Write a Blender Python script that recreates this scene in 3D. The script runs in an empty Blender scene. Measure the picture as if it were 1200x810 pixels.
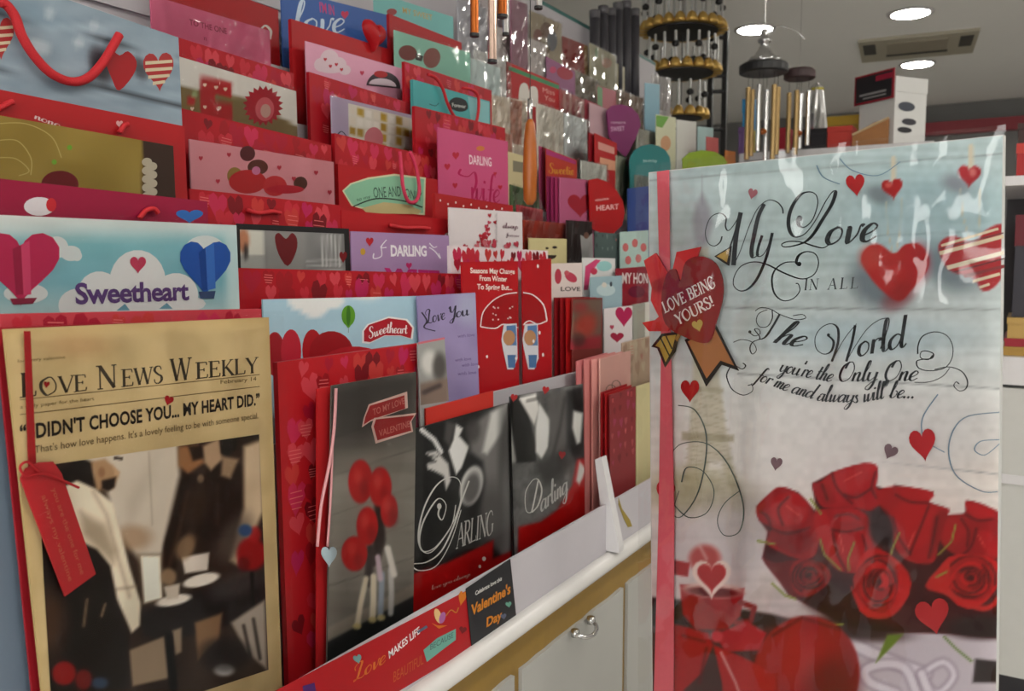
import bpy, bmesh, math, random
import numpy as np
from mathutils import Vector, Matrix
# ------------------------------------------------------------------ camera, world, light, exposure
W, H, F = 1200.0, 810.0, 1000.0
VPX, VPY = 600.0, 95.0                      # vanishing point of the rack, from the picture centre (right, up)
SC = bpy.context.scene
COL = SC.collection
PITCH = math.atan(VPY / F)
YAW = math.atan(VPX / F * math.cos(PITCH))
CAM = np.array([0.0, -0.58, 1.5])
FH = np.array([math.cos(YAW), math.sin(YAW), 0.0])
FWD = FH * math.cos(PITCH) + np.array([0, 0, -math.sin(PITCH)])
RGT = np.array([math.sin(YAW), -math.cos(YAW), 0.0])
UPV = np.cross(RGT, FWD)
cd = bpy.data.cameras.new('camera'); cam = bpy.data.objects.new('camera', cd); COL.objects.link(cam)
cd.sensor_fit = 'HORIZONTAL'; cd.sensor_width = 36.0; cd.lens = 36.0 * F / W; cd.clip_start = 0.02; cd.clip_end = 60
cam.matrix_world = Matrix(((RGT[0], UPV[0], -FWD[0], CAM[0]), (RGT[1], UPV[1], -FWD[1], CAM[1]),
                           (RGT[2], UPV[2], -FWD[2], CAM[2]), (0, 0, 0, 1)))
cd.dof.use_dof = True; cd.dof.focus_distance = 0.85; cd.dof.aperture_fstop = 11.0
SC.camera = cam
wd = bpy.data.worlds.new('daylight'); SC.world = wd; wd.use_nodes = True
wd.node_tree.nodes['Background'].inputs[0].default_value = (1.0, 0.98, 0.94, 1)
wd.node_tree.nodes['Background'].inputs[1].default_value = 4.6
SC.view_settings.view_transform = 'Standard'; SC.view_settings.look = 'None'
SC.view_settings.gamma = 1.0; SC.view_settings.use_curve_mapping = False
SC.view_settings.exposure = 0.3
SC.cycles.max_bounces = 8; SC.cycles.transparent_max_bounces = 24
SC.cycles.sample_clamp_indirect = 4.0
LAMP = 85.0          # emission of every ceiling downlight lens
CEIL = 2.65
# ------------------------------------------------------------------ colour and material helpers
def s2l(c):
    c = np.asarray(c, float) / 255.0
    return np.where(c <= 0.04045, c / 12.92, ((c + 0.055) / 1.055) ** 2.4)
MATS = {}
def mat(name, rgb=(200, 200, 200), rough=0.5, metal=0.0, noise=0.0, nscale=40.0, bump=0.0, attr=False,
        spec=0.5, rgb2=None, emit=None, coat=0.0):
    if name in MATS: return MATS[name]
    m = bpy.data.materials.new(name); m.use_nodes = True; nt = m.node_tree
    b = nt.nodes['Principled BSDF']; L = nt.links.new
    b.inputs['Roughness'].default_value = rough; b.inputs['Metallic'].default_value = metal
    b.inputs['Specular IOR Level'].default_value = spec
    b.inputs['Coat Weight'].default_value = coat; b.inputs['Coat Roughness'].default_value = 0.12
    tc = nt.nodes.new('ShaderNodeTexCoord'); nz = nt.nodes.new('ShaderNodeTexNoise')
    nz.inputs['Scale'].default_value = nscale; nz.inputs['Detail'].default_value = 3
    L(tc.outputs['Object'], nz.inputs['Vector'])
    mx = nt.nodes.new('ShaderNodeMix'); mx.data_type = 'RGBA'
    if attr:
        a = nt.nodes.new('ShaderNodeAttribute'); a.attribute_name = 'Col'
        hs = nt.nodes.new('ShaderNodeHueSaturation'); hs.inputs['Value'].default_value = 1.0 - noise
        L(a.outputs['Color'], hs.inputs['Color'])
        L(a.outputs['Color'], mx.inputs[6]); L(hs.outputs['Color'], mx.inputs[7])
    else:
        c1 = s2l(rgb); c2 = s2l(rgb2) if rgb2 is not None else c1 * (1 - noise)
        mx.inputs[6].default_value = (*c1, 1); mx.inputs[7].default_value = (*c2, 1)
    L(nz.outputs['Fac'], mx.inputs[0]); L(mx.outputs[2], b.inputs['Base Color'])
    if bump:
        bp = nt.nodes.new('ShaderNodeBump'); bp.inputs['Strength'].default_value = bump
        bp.inputs['Distance'].default_value = 0.002
        L(nz.outputs['Fac'], bp.inputs['Height']); L(bp.outputs['Normal'], b.inputs['Normal'])
    if emit:
        b.inputs['Emission Color'].default_value = (*s2l(rgb), 1); b.inputs['Emission Strength'].default_value = emit
    MATS[name] = m
    return m
def film_mat(name, refl=0.0, rough=0.06, ior=1.19):
    if name in MATS: return MATS[name]
    m = bpy.data.materials.new(name); m.use_nodes = True; nt = m.node_tree; nt.nodes.clear(); L = nt.links.new
    o = nt.nodes.new('ShaderNodeOutputMaterial'); t = nt.nodes.new('ShaderNodeBsdfTransparent')
    g = nt.nodes.new('ShaderNodeBsdfGlossy'); g.inputs['Roughness'].default_value = rough
    mx = nt.nodes.new('ShaderNodeMixShader'); fr = nt.nodes.new('ShaderNodeFresnel'); fr.inputs['IOR'].default_value = ior
    ad = nt.nodes.new('ShaderNodeMath'); ad.operation = 'ADD'; ad.inputs[1].default_value = refl; ad.use_clamp = True
    tc = nt.nodes.new('ShaderNodeTexCoord'); nz = nt.nodes.new('ShaderNodeTexNoise'); nz.inputs['Scale'].default_value = 30
    bp = nt.nodes.new('ShaderNodeBump'); bp.inputs['Strength'].default_value = 0.15; bp.inputs['Distance'].default_value = 0.004
    L(tc.outputs['Object'], nz.inputs['Vector']); L(nz.outputs['Fac'], bp.inputs['Height'])
    L(bp.outputs['Normal'], g.inputs['Normal'])
    t.inputs['Color'].default_value = (0.97, 0.97, 0.97, 1)
    L(fr.outputs[0], ad.inputs[0]); L(ad.outputs[0], mx.inputs[0]); L(t.outputs[0], mx.inputs[1]); L(g.outputs[0], mx.inputs[2])
    L(mx.outputs[0], o.inputs['Surface'])
    MATS[name] = m
    return m
PRINT = mat('printed_card', attr=True, rough=0.42, noise=0.05, nscale=220, spec=0.25)
GLOSS = mat('glossy_print', attr=True, rough=0.22, noise=0.04, nscale=160, spec=0.5)
FILM = film_mat('clear_film')
CRINKLE = film_mat('crinkled_film', 0.10, 0.10, 1.45)
BIGFILM = film_mat('thick_film', 0.035, 0.05, 1.45)
ROPE = mat('red_rope', (205, 28, 40), 0.7, noise=0.35, nscale=900, bump=0.4)
STEEL = mat('polished_steel', (205, 205, 205), 0.18, 1.0, noise=0.1)
COPPER = mat('copper_tube', (188, 104, 50), 0.25, 1.0, noise=0.15)
BRASS = mat('brass', (226, 186, 104), 0.36, 0.85, noise=0.2)
BLACK = mat('black_metal', (30, 30, 32), 0.45, 0.0, noise=0.2)
DARKROLL = mat('dark_grey_wrap', (62, 60, 66), 0.5, 0.0, noise=0.25, nscale=30)
WOODORANGE = mat('orange_wood', (168, 88, 20), 0.4, 0, noise=0.3, nscale=25)
WHITEPAINT = mat('white_paint', (214, 212, 214), 0.45, noise=0.12, nscale=25, bump=0.1)
RACKGREY = mat('rack_laminate', (186, 182, 188), 0.5, noise=0.08, nscale=20)
GOLDLAM = mat('gold_laminate', (150, 118, 52), 0.42, noise=0.22, nscale=60)
DRAWERM = mat('drawer_paper', (176, 176, 172), 0.5, noise=0.1, nscale=12, bump=0.05)
# ------------------------------------------------------------------ geometry helpers
class MB:
    def __init__(s): s.v = []; s.f = []; s.c = []
    def add(s, v, f, col=None):
        o = len(s.v); s.v += [tuple(float(a) for a in p) for p in v]
        s.f += [tuple(i + o for i in q) for q in f]
        if col is None: col = (200, 200, 200)
        col = np.asarray(col, float)
        s.c += [tuple(col)] * len(v) if col.ndim == 1 else [tuple(c) for c in col]
        return s
    def box(s, a, b, col=None):
        x0, y0, z0 = a; x1, y1, z1 = b
        return s.add([(x0, y0, z0), (x1, y0, z0), (x1, y1, z0), (x0, y1, z0), (x0, y0, z1), (x1, y0, z1), (x1, y1, z1), (x0, y1, z1)],
                     [(3, 2, 1, 0), (4, 5, 6, 7), (0, 1, 5, 4), (1, 2, 6, 5), (2, 3, 7, 6), (3, 0, 4, 7)], col)
    def slab(s, quad, n, t, col=None):         # quad = 4 front points, extruded backwards along -n
        q = [np.asarray(p, float) for p in quad]; b = [p - n * t for p in q]; N = len(q)
        return s.add(q + b, [tuple(range(N)), tuple(range(2 * N - 1, N - 1, -1))] +
                     [(i, i + N, (i + 1) % N + N, (i + 1) % N) for i in range(N)], col)
    def tube(s, pts, r, n=10, col=None, cap=True, r1=None):
        P = [np.asarray(p, float) for p in pts]; v = []; f = []; ref = np.array([0.31, 0.17, 0.93])
        for i, p in enumerate(P):
            d = P[min(i + 1, len(P) - 1)] - P[max(i - 1, 0)]; d /= np.linalg.norm(d) + 1e-12
            a = np.cross(d, ref); a /= np.linalg.norm(a) + 1e-12; b = np.cross(d, a)
            rr = r if r1 is None else r + (r1 - r) * i / (len(P) - 1)
            for k in range(n):
                t = 2 * math.pi * k / n; v.append(p + rr * (math.cos(t) * a + math.sin(t) * b))
        for i in range(len(P) - 1):
            for k in range(n):
                f.append((i * n + k, i * n + (k + 1) % n, (i + 1) * n + (k + 1) % n, (i + 1) * n + k))
        if cap: f.append(tuple(range(n - 1, -1, -1))); f.append(tuple(range((len(P) - 1) * n, len(P) * n)))
        return s.add(v, f, col)
    def lathe(s, c, prof, n=20, col=None):      # prof = [(r, z)]
        v = []; f = []
        for r, z in prof:
            for k in range(n):
                t = 2 * math.pi * k / n; v.append((c[0] + r * math.cos(t), c[1] + r * math.sin(t), c[2] + z))
        for i in range(len(prof) - 1):
            for k in range(n):
                f.append((i * n + k, i * n + (k + 1) % n, (i + 1) * n + (k + 1) % n, (i + 1) * n + k))
        f.append(tuple(range(n - 1, -1, -1))); f.append(tuple(range((len(prof) - 1) * n, len(prof) * n)))
        return s.add(v, f, col)
    def build(s, name, m, parent=None, smooth=False):
        o0 = np.zeros(3); q = parent
        while q is not None:
            if '_o' in q: o0 = np.array(q['_o']); break
            q = q.parent
        me = bpy.data.meshes.new(name)
        me.from_pydata([tuple(np.array(p) - o0) for p in s.v], [], s.f); me.update()
        at = me.color_attributes.new('Col', 'FLOAT_COLOR', 'POINT')
        c = np.ones((len(s.v), 4)); cc = np.clip(np.array(s.c), 0, 255); sat = (cc.max(1) - cc.min(1)) / (cc.max(1) + 1)      # inks: strong colours print deeper
        c[:, :3] = s2l(cc * (1.0 - 0.14 * sat)[:, None]); at.data.foreach_set('color', c.ravel())
        if smooth: me.polygons.foreach_set('use_smooth', [True] * len(me.polygons))
        me.materials.append(m)
        o = bpy.data.objects.new(name, me); COL.objects.link(o)
        if parent is not None: o.parent = parent
        return o
def thing(name, label, cat, loc, group=None):
    o = bpy.data.objects.new(name, None); COL.objects.link(o); o.empty_display_size = 0.02
    o.location = tuple(float(a) for a in loc); o['_o'] = [float(a) for a in loc]
    tag(o, label, cat, group)
    return o
def tag(o, label=None, cat=None, group=None, kind=None):
    if label: o['label'] = label
    if cat: o['category'] = cat
    if group: o['group'] = group
    if kind: o['kind'] = kind
    return o
def struct(name, mb, m):
    return tag(mb.build(name, m), kind='structure')
# ------------------------------------------------------------------ pixels to planes
def ray(px, py):
    d = FWD * F + RGT * (px - W / 2) - UPV * (py - H / 2)
    return d / np.linalg.norm(d)
def at_depth(px, py, depth):
    d = ray(px, py); return CAM + d * depth / float(d @ FWD)
def on_z(px, py, z):
    d = ray(px, py); return CAM + d * (z - CAM[2]) / d[2]
class Plane:
    def __init__(s, o, ex, ey):
        s.o = np.asarray(o, float); s.ex = np.asarray(ex, float) / np.linalg.norm(ex)
        s.n = np.cross(s.ex, ey); s.n /= np.linalg.norm(s.n); s.ey = np.cross(s.n, s.ex)
    def off(s, d): return Plane(s.o + s.n * d, s.ex, s.ey)
    def hit(s, p):
        d = ray(*p); t = float((s.o - CAM) @ s.n) / float(d @ s.n); q = CAM + d * t - s.o
        return np.array([q @ s.ex, q @ s.ey])
    def pt(s, uv, h=0.0): return s.o + s.ex * uv[0] + s.ey * uv[1] + s.n * h
LEAN = math.radians(0.7); STEP = 0.07
LIP = [-.38, -.175, -.085, .01, .105, .20, .295, .39, .485]      # lip tops above eye height
def tier(k, off=0.0):                       # plane of the card fronts of one rack tier
    return Plane((0, STEP * k, CAM[2] + LIP[k]), (1, 0, 0), (0, math.sin(LEAN), math.cos(LEAN))).off(-off)
# ------------------------------------------------------------------ flat print: strokes, text, shapes, painted scenes
def catmull(P, sub=6, closed=False):
    P = [np.asarray(p, float) for p in P]
    if len(P) < 3: return P
    out = []; n = len(P)
    rng = range(n) if closed else range(n - 1)
    for i in rng:
        p0, p1, p2, p3 = (P[(i - 1) % n], P[i], P[(i + 1) % n], P[(i + 2) % n]) if closed else (P[max(i - 1, 0)], P[i], P[i + 1], P[min(i + 2, n - 1)])
        for k in range(sub):
            t = k / sub
            out.append(0.5 * (2 * p1 + (p2 - p0) * t + (2 * p0 - 5 * p1 + 4 * p2 - p3) * t * t + (3 * p1 - p0 - 3 * p2 + p3) * t ** 3))
    if not closed: out.append(P[-1])
    return out
def ribbon(P, wmin, wmax, down=(0, -1)):     # pen stroke, thick where it runs along `down`
    P = [np.asarray(p, float) for p in P]; v = []; n = len(P); dn = np.array(down, float)
    for i, p in enumerate(P):
        d = P[min(i + 1, n - 1)] - P[max(i - 1, 0)]; d = d / (np.linalg.norm(d) + 1e-12)
        w = wmin + (wmax - wmin) * max(0.0, float(d @ dn)) ** 1.5
        a = np.array([-d[1], d[0]]) * w / 2; v += [p + a, p - a]
    return v, [(2 * i, 2 * i + 1, 2 * i + 3, 2 * i + 2) for i in range(n - 1)]
GLY = {
 'a': ([[(.42,.36),(.27,.45),(.08,.32),(.04,.12),(.14,0),(.3,.1),(.42,.36)], [(.44,.45),(.4,.1),(.46,0),(.57,.1)]], .54),
 'b': ([[(0,.1),(.2,.6),(.22,.95),(.13,.95),(.1,.5),(.1,.1),(.2,0),(.38,.12),(.4,.35),(.28,.42)]], .47),
 'd': ([[(.42,.36),(.27,.45),(.08,.32),(.04,.12),(.14,0),(.3,.1),(.42,.36)], [(.5,1),(.44,.4),(.42,.1),(.48,0),(.58,.1)]], .55),
 'e': ([[(.03,.15),(.25,.25),(.34,.38),(.22,.46),(.06,.3),(.06,.08),(.18,0),(.38,.12)]], .38),
 'f': ([[(.45,.9),(.36,1),(.26,.85),(.2,.3),(.12,-.3),(.02,-.4),(-.04,-.3)], [(.05,.42),(.38,.44)]], .34),
 'g': ([[(.42,.36),(.27,.45),(.08,.32),(.04,.12),(.14,0),(.3,.1),(.42,.36)], [(.44,.45),(.4,-.2),(.25,-.42),(.08,-.32),(.3,-.08),(.57,.1)]], .54),
 'h': ([[(0,.1),(.2,.65),(.22,.98),(.13,.95),(.09,.4),(.06,0)], [(.06,.15),(.22,.42),(.33,.4),(.32,.1),(.38,0),(.5,.1)]], .48),
 'i': ([[(.08,.45),(.07,.1),(.14,0),(.26,.1)], [(.12,.72),(.1,.62)]], .24),
 'l': ([[(0,.1),(.2,.7),(.22,.98),(.13,.95),(.08,.4),(.1,.05),(.18,0),(.28,.1)]], .26),
 'm': ([[(.04,.42),(.08,.38),(.06,0)], [(.06,.15),(.2,.42),(.29,.4),(.28,0)], [(.28,.15),(.42,.42),(.52,.4),(.5,.1),(.56,0),(.66,.1)]], .66),
 'n': ([[(.04,.42),(.08,.38),(.06,0)], [(.06,.15),(.2,.42),(.31,.4),(.3,.1),(.36,0),(.47,.1)]], .46),
 'o': ([[(.25,.45),(.08,.34),(.05,.12),(.17,0),(.35,.12),(.37,.34),(.25,.45)]], .44),
 'r': ([[(.04,.42),(.09,.4),(.06,0)], [(.06,.2),(.18,.42),(.3,.44),(.32,.36)]], .34),
 's': ([[(.3,.38),(.18,.46),(.09,.36),(.28,.14),(.2,0),(.03,.06)]], .34),
 't': ([[(.16,.8),(.1,.2),(.16,0),(.3,.1)], [(0,.48),(.3,.5)]], .3),
 'u': ([[(.06,.45),(.05,.12),(.14,0),(.3,.1),(.38,.4)], [(.4,.45),(.38,.1),(.45,0),(.55,.1)]], .52),
 'v': ([[(.04,.42),(.1,.38),(.14,0),(.32,.2),(.36,.45),(.44,.42)]], .42),
 'w': ([[(.04,.42),(.1,.38),(.12,.05),(.18,0),(.3,.15),(.34,.42),(.35,.08),(.42,0),(.58,.2),(.6,.45)]], .62),
 'y': ([[(.06,.45),(.05,.14),(.16,.02),(.34,.2)], [(.4,.45),(.36,-.15),(.22,-.42),(.06,-.34),(.25,-.08),(.52,.1)]], .48),
 'D': ([[(.3,.95),(.2,.5),(.12,.05),(.0,.02),(.1,.08),(.3,0),(.6,.15),(.72,.55),(.55,.92),(.25,1.02),(-.02,.85),(-.05,.65),(.05,.6)]], .74),
 'L': ([[(.05,.6),(.0,.8),(.2,.98),(.4,.9),(.32,.6),(.2,.15),(.02,.02),(.0,.1),(.2,.06),(.45,0),(.62,.1)]], .6),
 'O': ([[(.35,.98),(.1,.75),(.05,.3),(.25,0),(.55,.15),(.66,.6),(.5,.95),(.3,.92),(.22,.65)]], .68),
 'S': ([[(.5,.78),(.46,.98),(.25,.98),(.18,.72),(.4,.4),(.36,.08),(.12,0),(0,.18),(.1,.28)]], .52),
 'W': ([[(0,.7),(.08,.95),(.2,.9),(.22,.02),(.5,.9),(.52,.02),(.8,.8),(.95,1)]], .8),
 'V': ([[(0,.85),(.12,.95),(.2,.7),(.26,.02),(.5,.6),(.66,1)]], .6),
 'Y': ([[(0,.8),(.1,.95),(.14,.55),(.3,.5),(.5,.95),(.4,.2),(.2,-.35),(.02,-.25),(.3,0),(.55,.1)]], .52),
 '.': ([[(.1,.12),(.08,.06),(.06,.0)]], .24), "'": ([[(.12,.98),(.08,.75)]], .18), ' ': ([], .3), '!': ([[(.2,.95),(.12,.25)], [(.1,.1),(.08,0)]], .26),
}
def _serif():
    def st(a, b, t): return (a, b, t)
    T, t = .13, .045
    G = {
     'L': ([((.15,1),(.15,0),T), ((.15,.02),(.62,.02),t), ((.62,.02),(.64,.22),t)], [(.15,1),(.08,0)], .68),
     'V': ([((.1,1),(.42,0),T), ((.42,0),(.74,1),t)], [(.1,1),(.74,1)], .78),
     'E': ([((.15,1),(.15,0),T), ((.15,.98),(.58,.98),t), ((.15,.52),(.45,.52),t), ((.15,.02),(.62,.02),t), ((.58,.98),(.6,.8),t), ((.62,.02),(.64,.22),t), ((.45,.62),(.45,.42),t)], [(.1,1),(.1,0)], .7),
     'N': ([((.14,0),(.14,1),t), ((.14,1),(.72,0),T), ((.72,0),(.72,1),t)], [(.1,1),(.14,0),(.72,1)], .86),
     'W': ([((.08,1),(.32,0),T), ((.32,0),(.55,.95),t), ((.55,1),(.78,0),T), ((.78,0),(1.02,1),t)], [(.08,1),(.55,1),(1.02,1)], 1.1),
     'K': ([((.15,1),(.15,0),T), ((.18,.42),(.6,1),t), ((.3,.55),(.68,0),T)], [(.15,1),(.15,0),(.6,1),(.68,0)], .76),
     'Y': ([((.1,1),(.4,.45),T), ((.4,.45),(.7,1),t), ((.4,.5),(.4,0),T)], [(.1,1),(.7,1),(.4,0)], .76),
     'I': ([((.18,1),(.18,0),T)], [(.18,1),(.18,0)], .36),
     'A': ([((.1,0),(.42,1),t), ((.42,1),(.74,0),T), ((.22,.35),(.62,.35),t)], [(.1,0),(.74,0)], .82),
     'R': ([((.15,1),(.15,0),T), ((.3,.5),(.66,0),T)], [(.1,1),(.15,0),(.68,0)], .74),
     'D': ([((.15,1),(.15,0),T)], [(.1,1),(.1,0)], .84), 'G': ([((.72,.42),(.72,.08),T)], [(.72,.42)], .86),
     'B': ([((.15,1),(.15,0),T)], [(.1,1),(.1,0)], .72), 'U': ([((.15,1),(.15,.3),T), ((.7,1),(.7,.3),t)], [(.15,1),(.7,1)], .84),
     'O': ([], [], .9), 'S': ([], [], .62), ' ': ([], [], .4), '!': ([((.15,1),(.15,.3),T), ((.15,.1),(.15,0),T)], [], .3)}
    C = {'O': [(.45,1.02),(.14,.8),(.1,.4),(.28,.03),(.45,-.02),(.76,.2),(.8,.6),(.62,.97),(.45,1.02)],
         'S': [(.5,.8),(.42,1),(.2,1),(.1,.78),(.28,.55),(.48,.4),(.5,.15),(.32,-.02),(.12,.04),(.08,.25)],
         'D': [(.15,.98),(.45,.96),(.72,.75),(.76,.45),(.6,.1),(.35,.02),(.15,.02)],
         'R': [(.15,.98),(.42,.97),(.56,.82),(.52,.6),(.36,.5),(.15,.5)],
         'B': [(.15,.98),(.4,.97),(.54,.82),(.48,.6),(.36,.53),(.15,.53),(.42,.52),(.62,.36),(.58,.1),(.4,.02),(.15,.02)],
         'G': [(.7,.8),(.6,.98),(.4,1.02),(.15,.8),(.1,.4),(.28,.03),(.48,-.02),(.72,.12)],
         'U': [(.15,.4),(.18,.12),(.42,-.02),(.66,.12),(.7,.4)]}
    return G, C
SERIF, SERIFC = _serif()
_tc = {}
def glyphs(text, font='sans', bold=0.0, slant=0.0, space=1.0):
    key = (text, font, bold, slant, space)
    if key in _tc: return _tc[key]
    V = []; Fc = []
    if font == 'sans':
        cu = bpy.data.curves.new('t', 'FONT'); cu.body = text; cu.offset = bold; cu.space_character = space
        cu.resolution_u = 3
        ob = bpy.data.objects.new('t', cu); me = bpy.data.meshes.new_from_object(ob)
        V = [(v.co.x / 0.73, v.co.y / 0.73) for v in me.vertices]; Fc = [tuple(p.vertices) for p in me.polygons]
        bpy.data.objects.remove(ob); bpy.data.curves.remove(cu); bpy.data.meshes.remove(me)
    else:
        x = 0.0
        for ch in text:
            if font == 'script':
                st, adv = GLY.get(ch, GLY['n']); wmax = .085 + bold; wmin = .028 + bold * .4
                for s_ in st:
                    v, f = ribbon(catmull([(p[0] + x, p[1]) for p in s_], 5), wmin, wmax)
                    o = len(V); V += [tuple(p) for p in v]; Fc += [tuple(i + o for i in q) for q in f]
            else:
                st, sr, adv = SERIF.get(ch, SERIF['I'])
                for (a, b, w) in st:
                    v, f = ribbon([(a[0] + x, a[1]), (b[0] + x, b[1])], w + bold, w + bold); o = len(V)
                    V += [tuple(p) for p in v]; Fc += [tuple(i + o for i in q) for q in f]
                for (sx, sy) in sr:
                    v, f = ribbon([(sx + x - .11, sy), (sx + x + .11, sy)], .045 + bold * .5, .045 + bold * .5); o = len(V)
                    V += [tuple(p) for p in v]; Fc += [tuple(i + o for i in q) for q in f]
                if ch in SERIFC:
                    v, f = ribbon(catmull([(p[0] + x, p[1]) for p in SERIFC[ch]], 5), .05 + bold, .14 + bold); o = len(V)
                    V += [tuple(p) for p in v]; Fc += [tuple(i + o for i in q) for q in f]
            x += adv * space
    V = np.array(V, float).reshape(-1, 2)
    if slant: V[:, 0] += V[:, 1] * slant
    if len(V): V[:, 0] -= V[:, 0].min()
    w = float(V[:, 0].max()) if len(V) else 1.0
    _tc[key] = (V, Fc, w); return _tc[key]
def heart_pts(cx, cy, w, h, rot=0.0, n=26):
    t = np.linspace(0, 2 * math.pi, n, endpoint=False)
    x = 16 * np.sin(t) ** 3 / 32.0; y = -(13 * np.cos(t) - 5 * np.cos(2 * t) - 2 * np.cos(3 * t) - np.cos(4 * t)) / 29.0 - 0.09
    c, s_ = math.cos(rot), math.sin(rot); x, y = x * w, y * h
    return [(cx + a * c - b * s_, cy + a * s_ + b * c) for a, b in zip(x, y)]
def ell_pts(cx, cy, rx, ry, rot=0.0, n=22, a0=0, a1=360):
    full = abs(a1 - a0) >= 360
    t = np.radians(np.linspace(a0, a1, n, endpoint=not full)); c, s_ = math.cos(rot), math.sin(rot)
    return [(cx + rx * math.cos(a) * c - ry * math.sin(a) * s_, cy + rx * math.cos(a) * s_ + ry * math.sin(a) * c) for a in t]
def sd_poly(P, pts):
    pts = [np.asarray(p, float) for p in pts]; n = len(pts); d = np.full(len(P), 1e18); s_ = np.ones(len(P))
    j = n - 1
    for i in range(n):
        e = pts[j] - pts[i]; w = P - pts[i]; q = np.clip((w @ e) / (e @ e + 1e-12), 0, 1)[:, None]
        b = w - e * q; d = np.minimum(d, (b * b).sum(1))
        c1 = P[:, 1] >= pts[i][1]; c2 = P[:, 1] < pts[j][1]; c3 = e[0] * w[:, 1] > e[1] * w[:, 0]
        s_[(c1 & c2 & c3) | (~c1 & ~c2 & ~c3)] *= -1
        j = i
    return s_ * np.sqrt(d)
def sd_line(P, pts):
    d = np.full(len(P), 1e18)
    for a, b in zip(pts[:-1], pts[1:]):
        a = np.asarray(a, float); e = np.asarray(b, float) - a; w = P - a; q = np.clip((w @ e) / (e @ e + 1e-12), 0, 1)[:, None]
        r = w - e * q; d = np.minimum(d, (r * r).sum(1))
    return np.sqrt(d)
def vnoise(P, sx, sy, seed):
    r = np.random.RandomState(seed); G = r.rand(64, 64); x = P[:, 0] / sx; y = P[:, 1] / sy
    xi = np.floor(x).astype(int); yi = np.floor(y).astype(int); fx = x - xi; fy = y - yi
    fx = fx * fx * (3 - 2 * fx); fy = fy * fy * (3 - 2 * fy); g = lambda a, b: G[a % 64, b % 64]
    return (g(xi, yi) * (1 - fx) + g(xi + 1, yi) * fx) * (1 - fy) + (g(xi, yi + 1) * (1 - fx) + g(xi + 1, yi + 1) * fx) * fy
def paint(P, bg, ops):
    """colours of points P (picture pixels) for a printed photograph: bg then soft shapes one over another"""
    bg = np.asarray(bg, float)
    if bg.ndim == 1: C = np.tile(bg, (len(P), 1))
    else:                                      # rows (y, r, g, b)
        C = np.stack([np.interp(P[:, 1], bg[:, 0], bg[:, i]) for i in (1, 2, 3)], 1)
    for op in ops:
        k = op[0]
        if k == 'n':                           # value noise: sx, sy, amount, seed
            C = C + ((vnoise(P, op[1], op[2], op[4]) - 0.5) * 2 * op[3])[:, None]; continue
        if k == 'p': pts, col, bl, al = op[1:5]; d = sd_poly(P, pts)
        elif k == 'l': pts, col, bl, al, wd_ = op[1:6]; d = sd_line(P, pts) - wd_ / 2
        elif k == 'e':
            (cx, cy, rx, ry, rot), col, bl, al = op[1:5]
            c, s_ = math.cos(-rot), math.sin(-rot); x = P[:, 0] - cx; y = P[:, 1] - cy
            X = (x * c - y * s_) / rx; Y = (x * s_ + y * c) / ry; r = np.sqrt(X * X + Y * Y); d = (r - 1) * min(rx, ry)
        a = np.clip(0.5 - d / max(bl, 1e-3), 0, 1); a = (a * a * (3 - 2 * a) * al)[:, None]
        C = C * (1 - a) + np.asarray(col, float) * a
    return C
LAYER = 0.00004
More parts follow.
